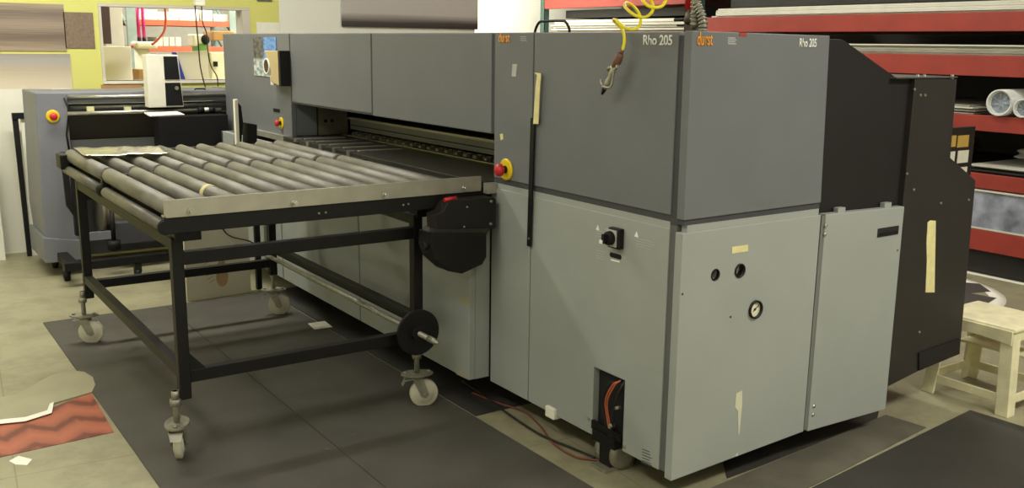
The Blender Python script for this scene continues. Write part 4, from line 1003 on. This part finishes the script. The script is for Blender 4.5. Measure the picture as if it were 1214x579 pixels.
# beige door-like panel, grey column
brbox('beige_board', 6.6, 123, 55, 155, 93, BEIGE, 'beige board standing at the left of the back room, behind the hatch sill', 'board', .03, floor=True)
brbox('grey_locker', 7.0, 126, 2, 144, 60, mat('pale_grey_locker', (196, 192, 182), .5), 'tall pale grey locker at the left behind the beige board', 'locker', .4, floor=True)
brbox('dark_coat', 6.8, 118.5, -60, 125, 52, mat('dark_brown_cloth', (70, 52, 50), .8), 'dark brown narrow cloth hanging at the left hatch edge', 'cloth', .06)
# tube stand with magenta tubes
Yt = 6.4
a = on(1, Yt, 168, 48); sa = thing('tube_dispenser', (a.x, Yt, 0), 'white dispenser holding two magenta tubes in the back room', 'dispenser')
for qx in (165, 171):
    b0 = on(1, Yt, qx, 45); b1 = on(1, Yt, qx, 9); MB().cyl((b0.x, Yt, b0.z), (b0.x, Yt, b1.z), .014, 14).build('magenta_tube', MAG, sa); MB().cyl((b0.x, Yt, b1.z), (b0.x, Yt, b1.z+.06), .015, 14).build('tube_cap', BOXW, sa)
    MB().cyl((b0.x, Yt, b0.z-.03), (b0.x, Yt, b0.z), .016, 14).build('tube_foot', RUB, sa)
b0 = on(1, Yt, 158, 52); b1 = on(1, Yt, 184, 42); b2 = on(1, Yt, 176, 70)
MB().box(b0.x, Yt-.08, b0.z-.04, b1.x, Yt+.12, b0.z+.02).build('dispenser_head', BOXW, sa, .02)
MB().cyl((a.x, Yt+.02, 0), (a.x, Yt+.02, b0.z-.03), .06, 18).build('dispenser_post', BOXW, sa)
MB().sphere(on(1, Yt-.09, 157, 55), .012).build('red_knob', RED, sa)
brbox('carton', 6.1, 166, 82, 172.5, 112, CARD, 'brown carton standing in the back room left of the white stand', 'box', .2, floor=True)
# boards right of the stand
Yb = 5.75
q = [on(1, Yb, *a_) for a_ in [(209, 62), (246, 60), (249, 112), (222, 112)]]
tag(MB().prism([(v_.x, Yb, v_.z) for v_ in q[:2]]+[(q[2].x, Yb, 0.0), (q[3].x, Yb, 0.0)], (0, .02, 0)).build('beige_board', BEIGE), 'large beige board behind the blue one, right of the white stand', 'board')
q = [on(1, Yb-.05, *a_) for a_ in [(204.5, 62), (209, 62), (226, 112), (205, 112)]]
tag(MB().prism([(v_.x, Yb-.05, v_.z) for v_ in q[:2]]+[(q[2].x, Yb-.05, q[2].z), (q[2].x, Yb-.05, 0), (q[3].x, Yb-.05, 0.0)], (0, .02, 0)).build('blue_board', BLUE), 'blue slanted board showing beside the white stand', 'board')
# cream machine right
Ym = 6.0
cm = thing('sewing_machine', (on(1, Ym, 255, 60).x, Ym, 0), 'cream bench machine with green cover at the right of the hatch', 'machine')
a = on(1, Ym, 249, 62); b = on(1, Ym, 262, 30)
MB().box(a.x, Ym, 0, b.x+.1, Ym+.3, a.z).build('machine_body', BOXW, cm, .01)
a = on(1, Ym, 252, 48); b = on(1, Ym, 263, 37)
MB().box(a.x, Ym-.02, a.z, b.x+.1, Ym+.25, b.z).build('machine_head', CARD, cm, .006)
a = on(1, Ym, 236, 61); b = on(1, Ym, 247, 52)
MB().box(a.x, Ym, a.z-.04, b.x, Ym+.2, b.z).build('green_cover', GREEN, cm, .01)
a = on(1, Ym, 231, 55); b = on(1, Ym, 247, 41)
MB().box(a.x, Ym+.03, a.z, b.x, Ym+.2, b.z).build('machine_arm', BOXW, cm, .01)
c = on(1, Ym-.02, 243.5, 47); MB().sphere(c, .035, (1, .6, 1.2)).build('black_motor', RUB, cm)
c = on(1, Ym-.02, 256, 76); MB().box(c.x-.015, Ym-.02, c.z-.02, c.x+.015, Ym, c.z+.02).build('black_switch', RUB, cm)
MB().box(on(1, Ym, 232, 60).x, Ym, 0, on(1, Ym, 236, 60).x, Ym+.1, on(1, Ym, 236, 61).z).build('machine_leg', BOXW, cm)
# hanging cables
Yc = 5.05
pa = [on(1, Yc, *q_) for q_ in [(230.5, -30), (231, 0), (232.5, 25), (235, 50), (237, 75), (241, 95), (246, 110)]]
pa = [V((pa[0].x, Yc, Z1-.01))]+pa
tag(MB().tube(smooth_path(pa, 6), .0045, 6).build('hanging_cable', BLC), 'black cable hanging from the ceiling in front of the hatch, the left one', 'cable')
pa = [on(1, Yc, *q_) for q_ in [(239, -30), (239, 0), (240, 25), (245, 40), (246.5, 60), (250, 78), (257.5, 92), (258, 112), (256.5, 128)]]
pa = [V((pa[0].x, Yc, Z1-.01))]+pa
tag(MB().tube(smooth_path(pa, 6), .004, 6).build('hanging_cable', BLC), 'black cable hanging in front of the hatch, the right one beside the printer', 'cable')
pa = [on(1, 5.9, *q_) for q_ in [(195, -25), (195.5, 5), (196.5, 25), (194, 38), (186, 48), (180, 53)]]
pa = [V((pa[0].x, 5.9, Z1-.01))]+pa
tag(MB().tube(smooth_path(pa, 6), .009, 8).build('red_hose', mat('orange_red_hose', (200, 88, 56), .5)), 'orange-red hose hanging in the back room beside the magenta tubes', 'hose')
a = on(1, Yc, 236, 2)
tag(MB().box(a.x-.035, Yc-.03, a.z-.03, a.x+.035, Yc+.03, a.z+.12).build('junction_box', PAPER, None, .006), 'pale junction box hanging above the two black cables', 'box')
# white and black stands at the far corner of the table by the printer (feed posts)
Yf = 3.35
a = on(1, Yf, 280.5, 118); b = on(1, Yf, 275, 172)
fp = thing('guide_post', (a.x, Yf, 0), 'white and black upright guide post between the rollers and printer tower', 'post')
MB().box(a.x-.012, Yf, .0, a.x+.008, Yf+.03, a.z).build('white_post', BOXW, fp, .002)
q = [on(1, Yf+.01, *q_) for q_ in [(282.5, 122), (286, 126), (288.5, 146), (286, 172), (280, 172)]]
MB().prism([(v_.x, Yf+.01, v_.z) for v_ in q], (0, .04, 0)).build('black_bracket', RUB, fp, .002)
q = [on(1, Yf+.01, *q_) for q_ in [(293, 146), (305, 148), (305, 174), (293, 174)]]
MB().prism([(v_.x, Yf+.01, v_.z) for v_ in q], (0, .08, 0)).build('black_block', RUB, fp, .004)
MB().box(q[0].x-.07, Yf+.02, q[3].z-.06, q[2].x, Yf+.06, q[3].z).box(q[2].x-.03, Yf+.02, 0, q[2].x, Yf+.05, q[3].z-.06).build('cross_bar', RUB, fp)
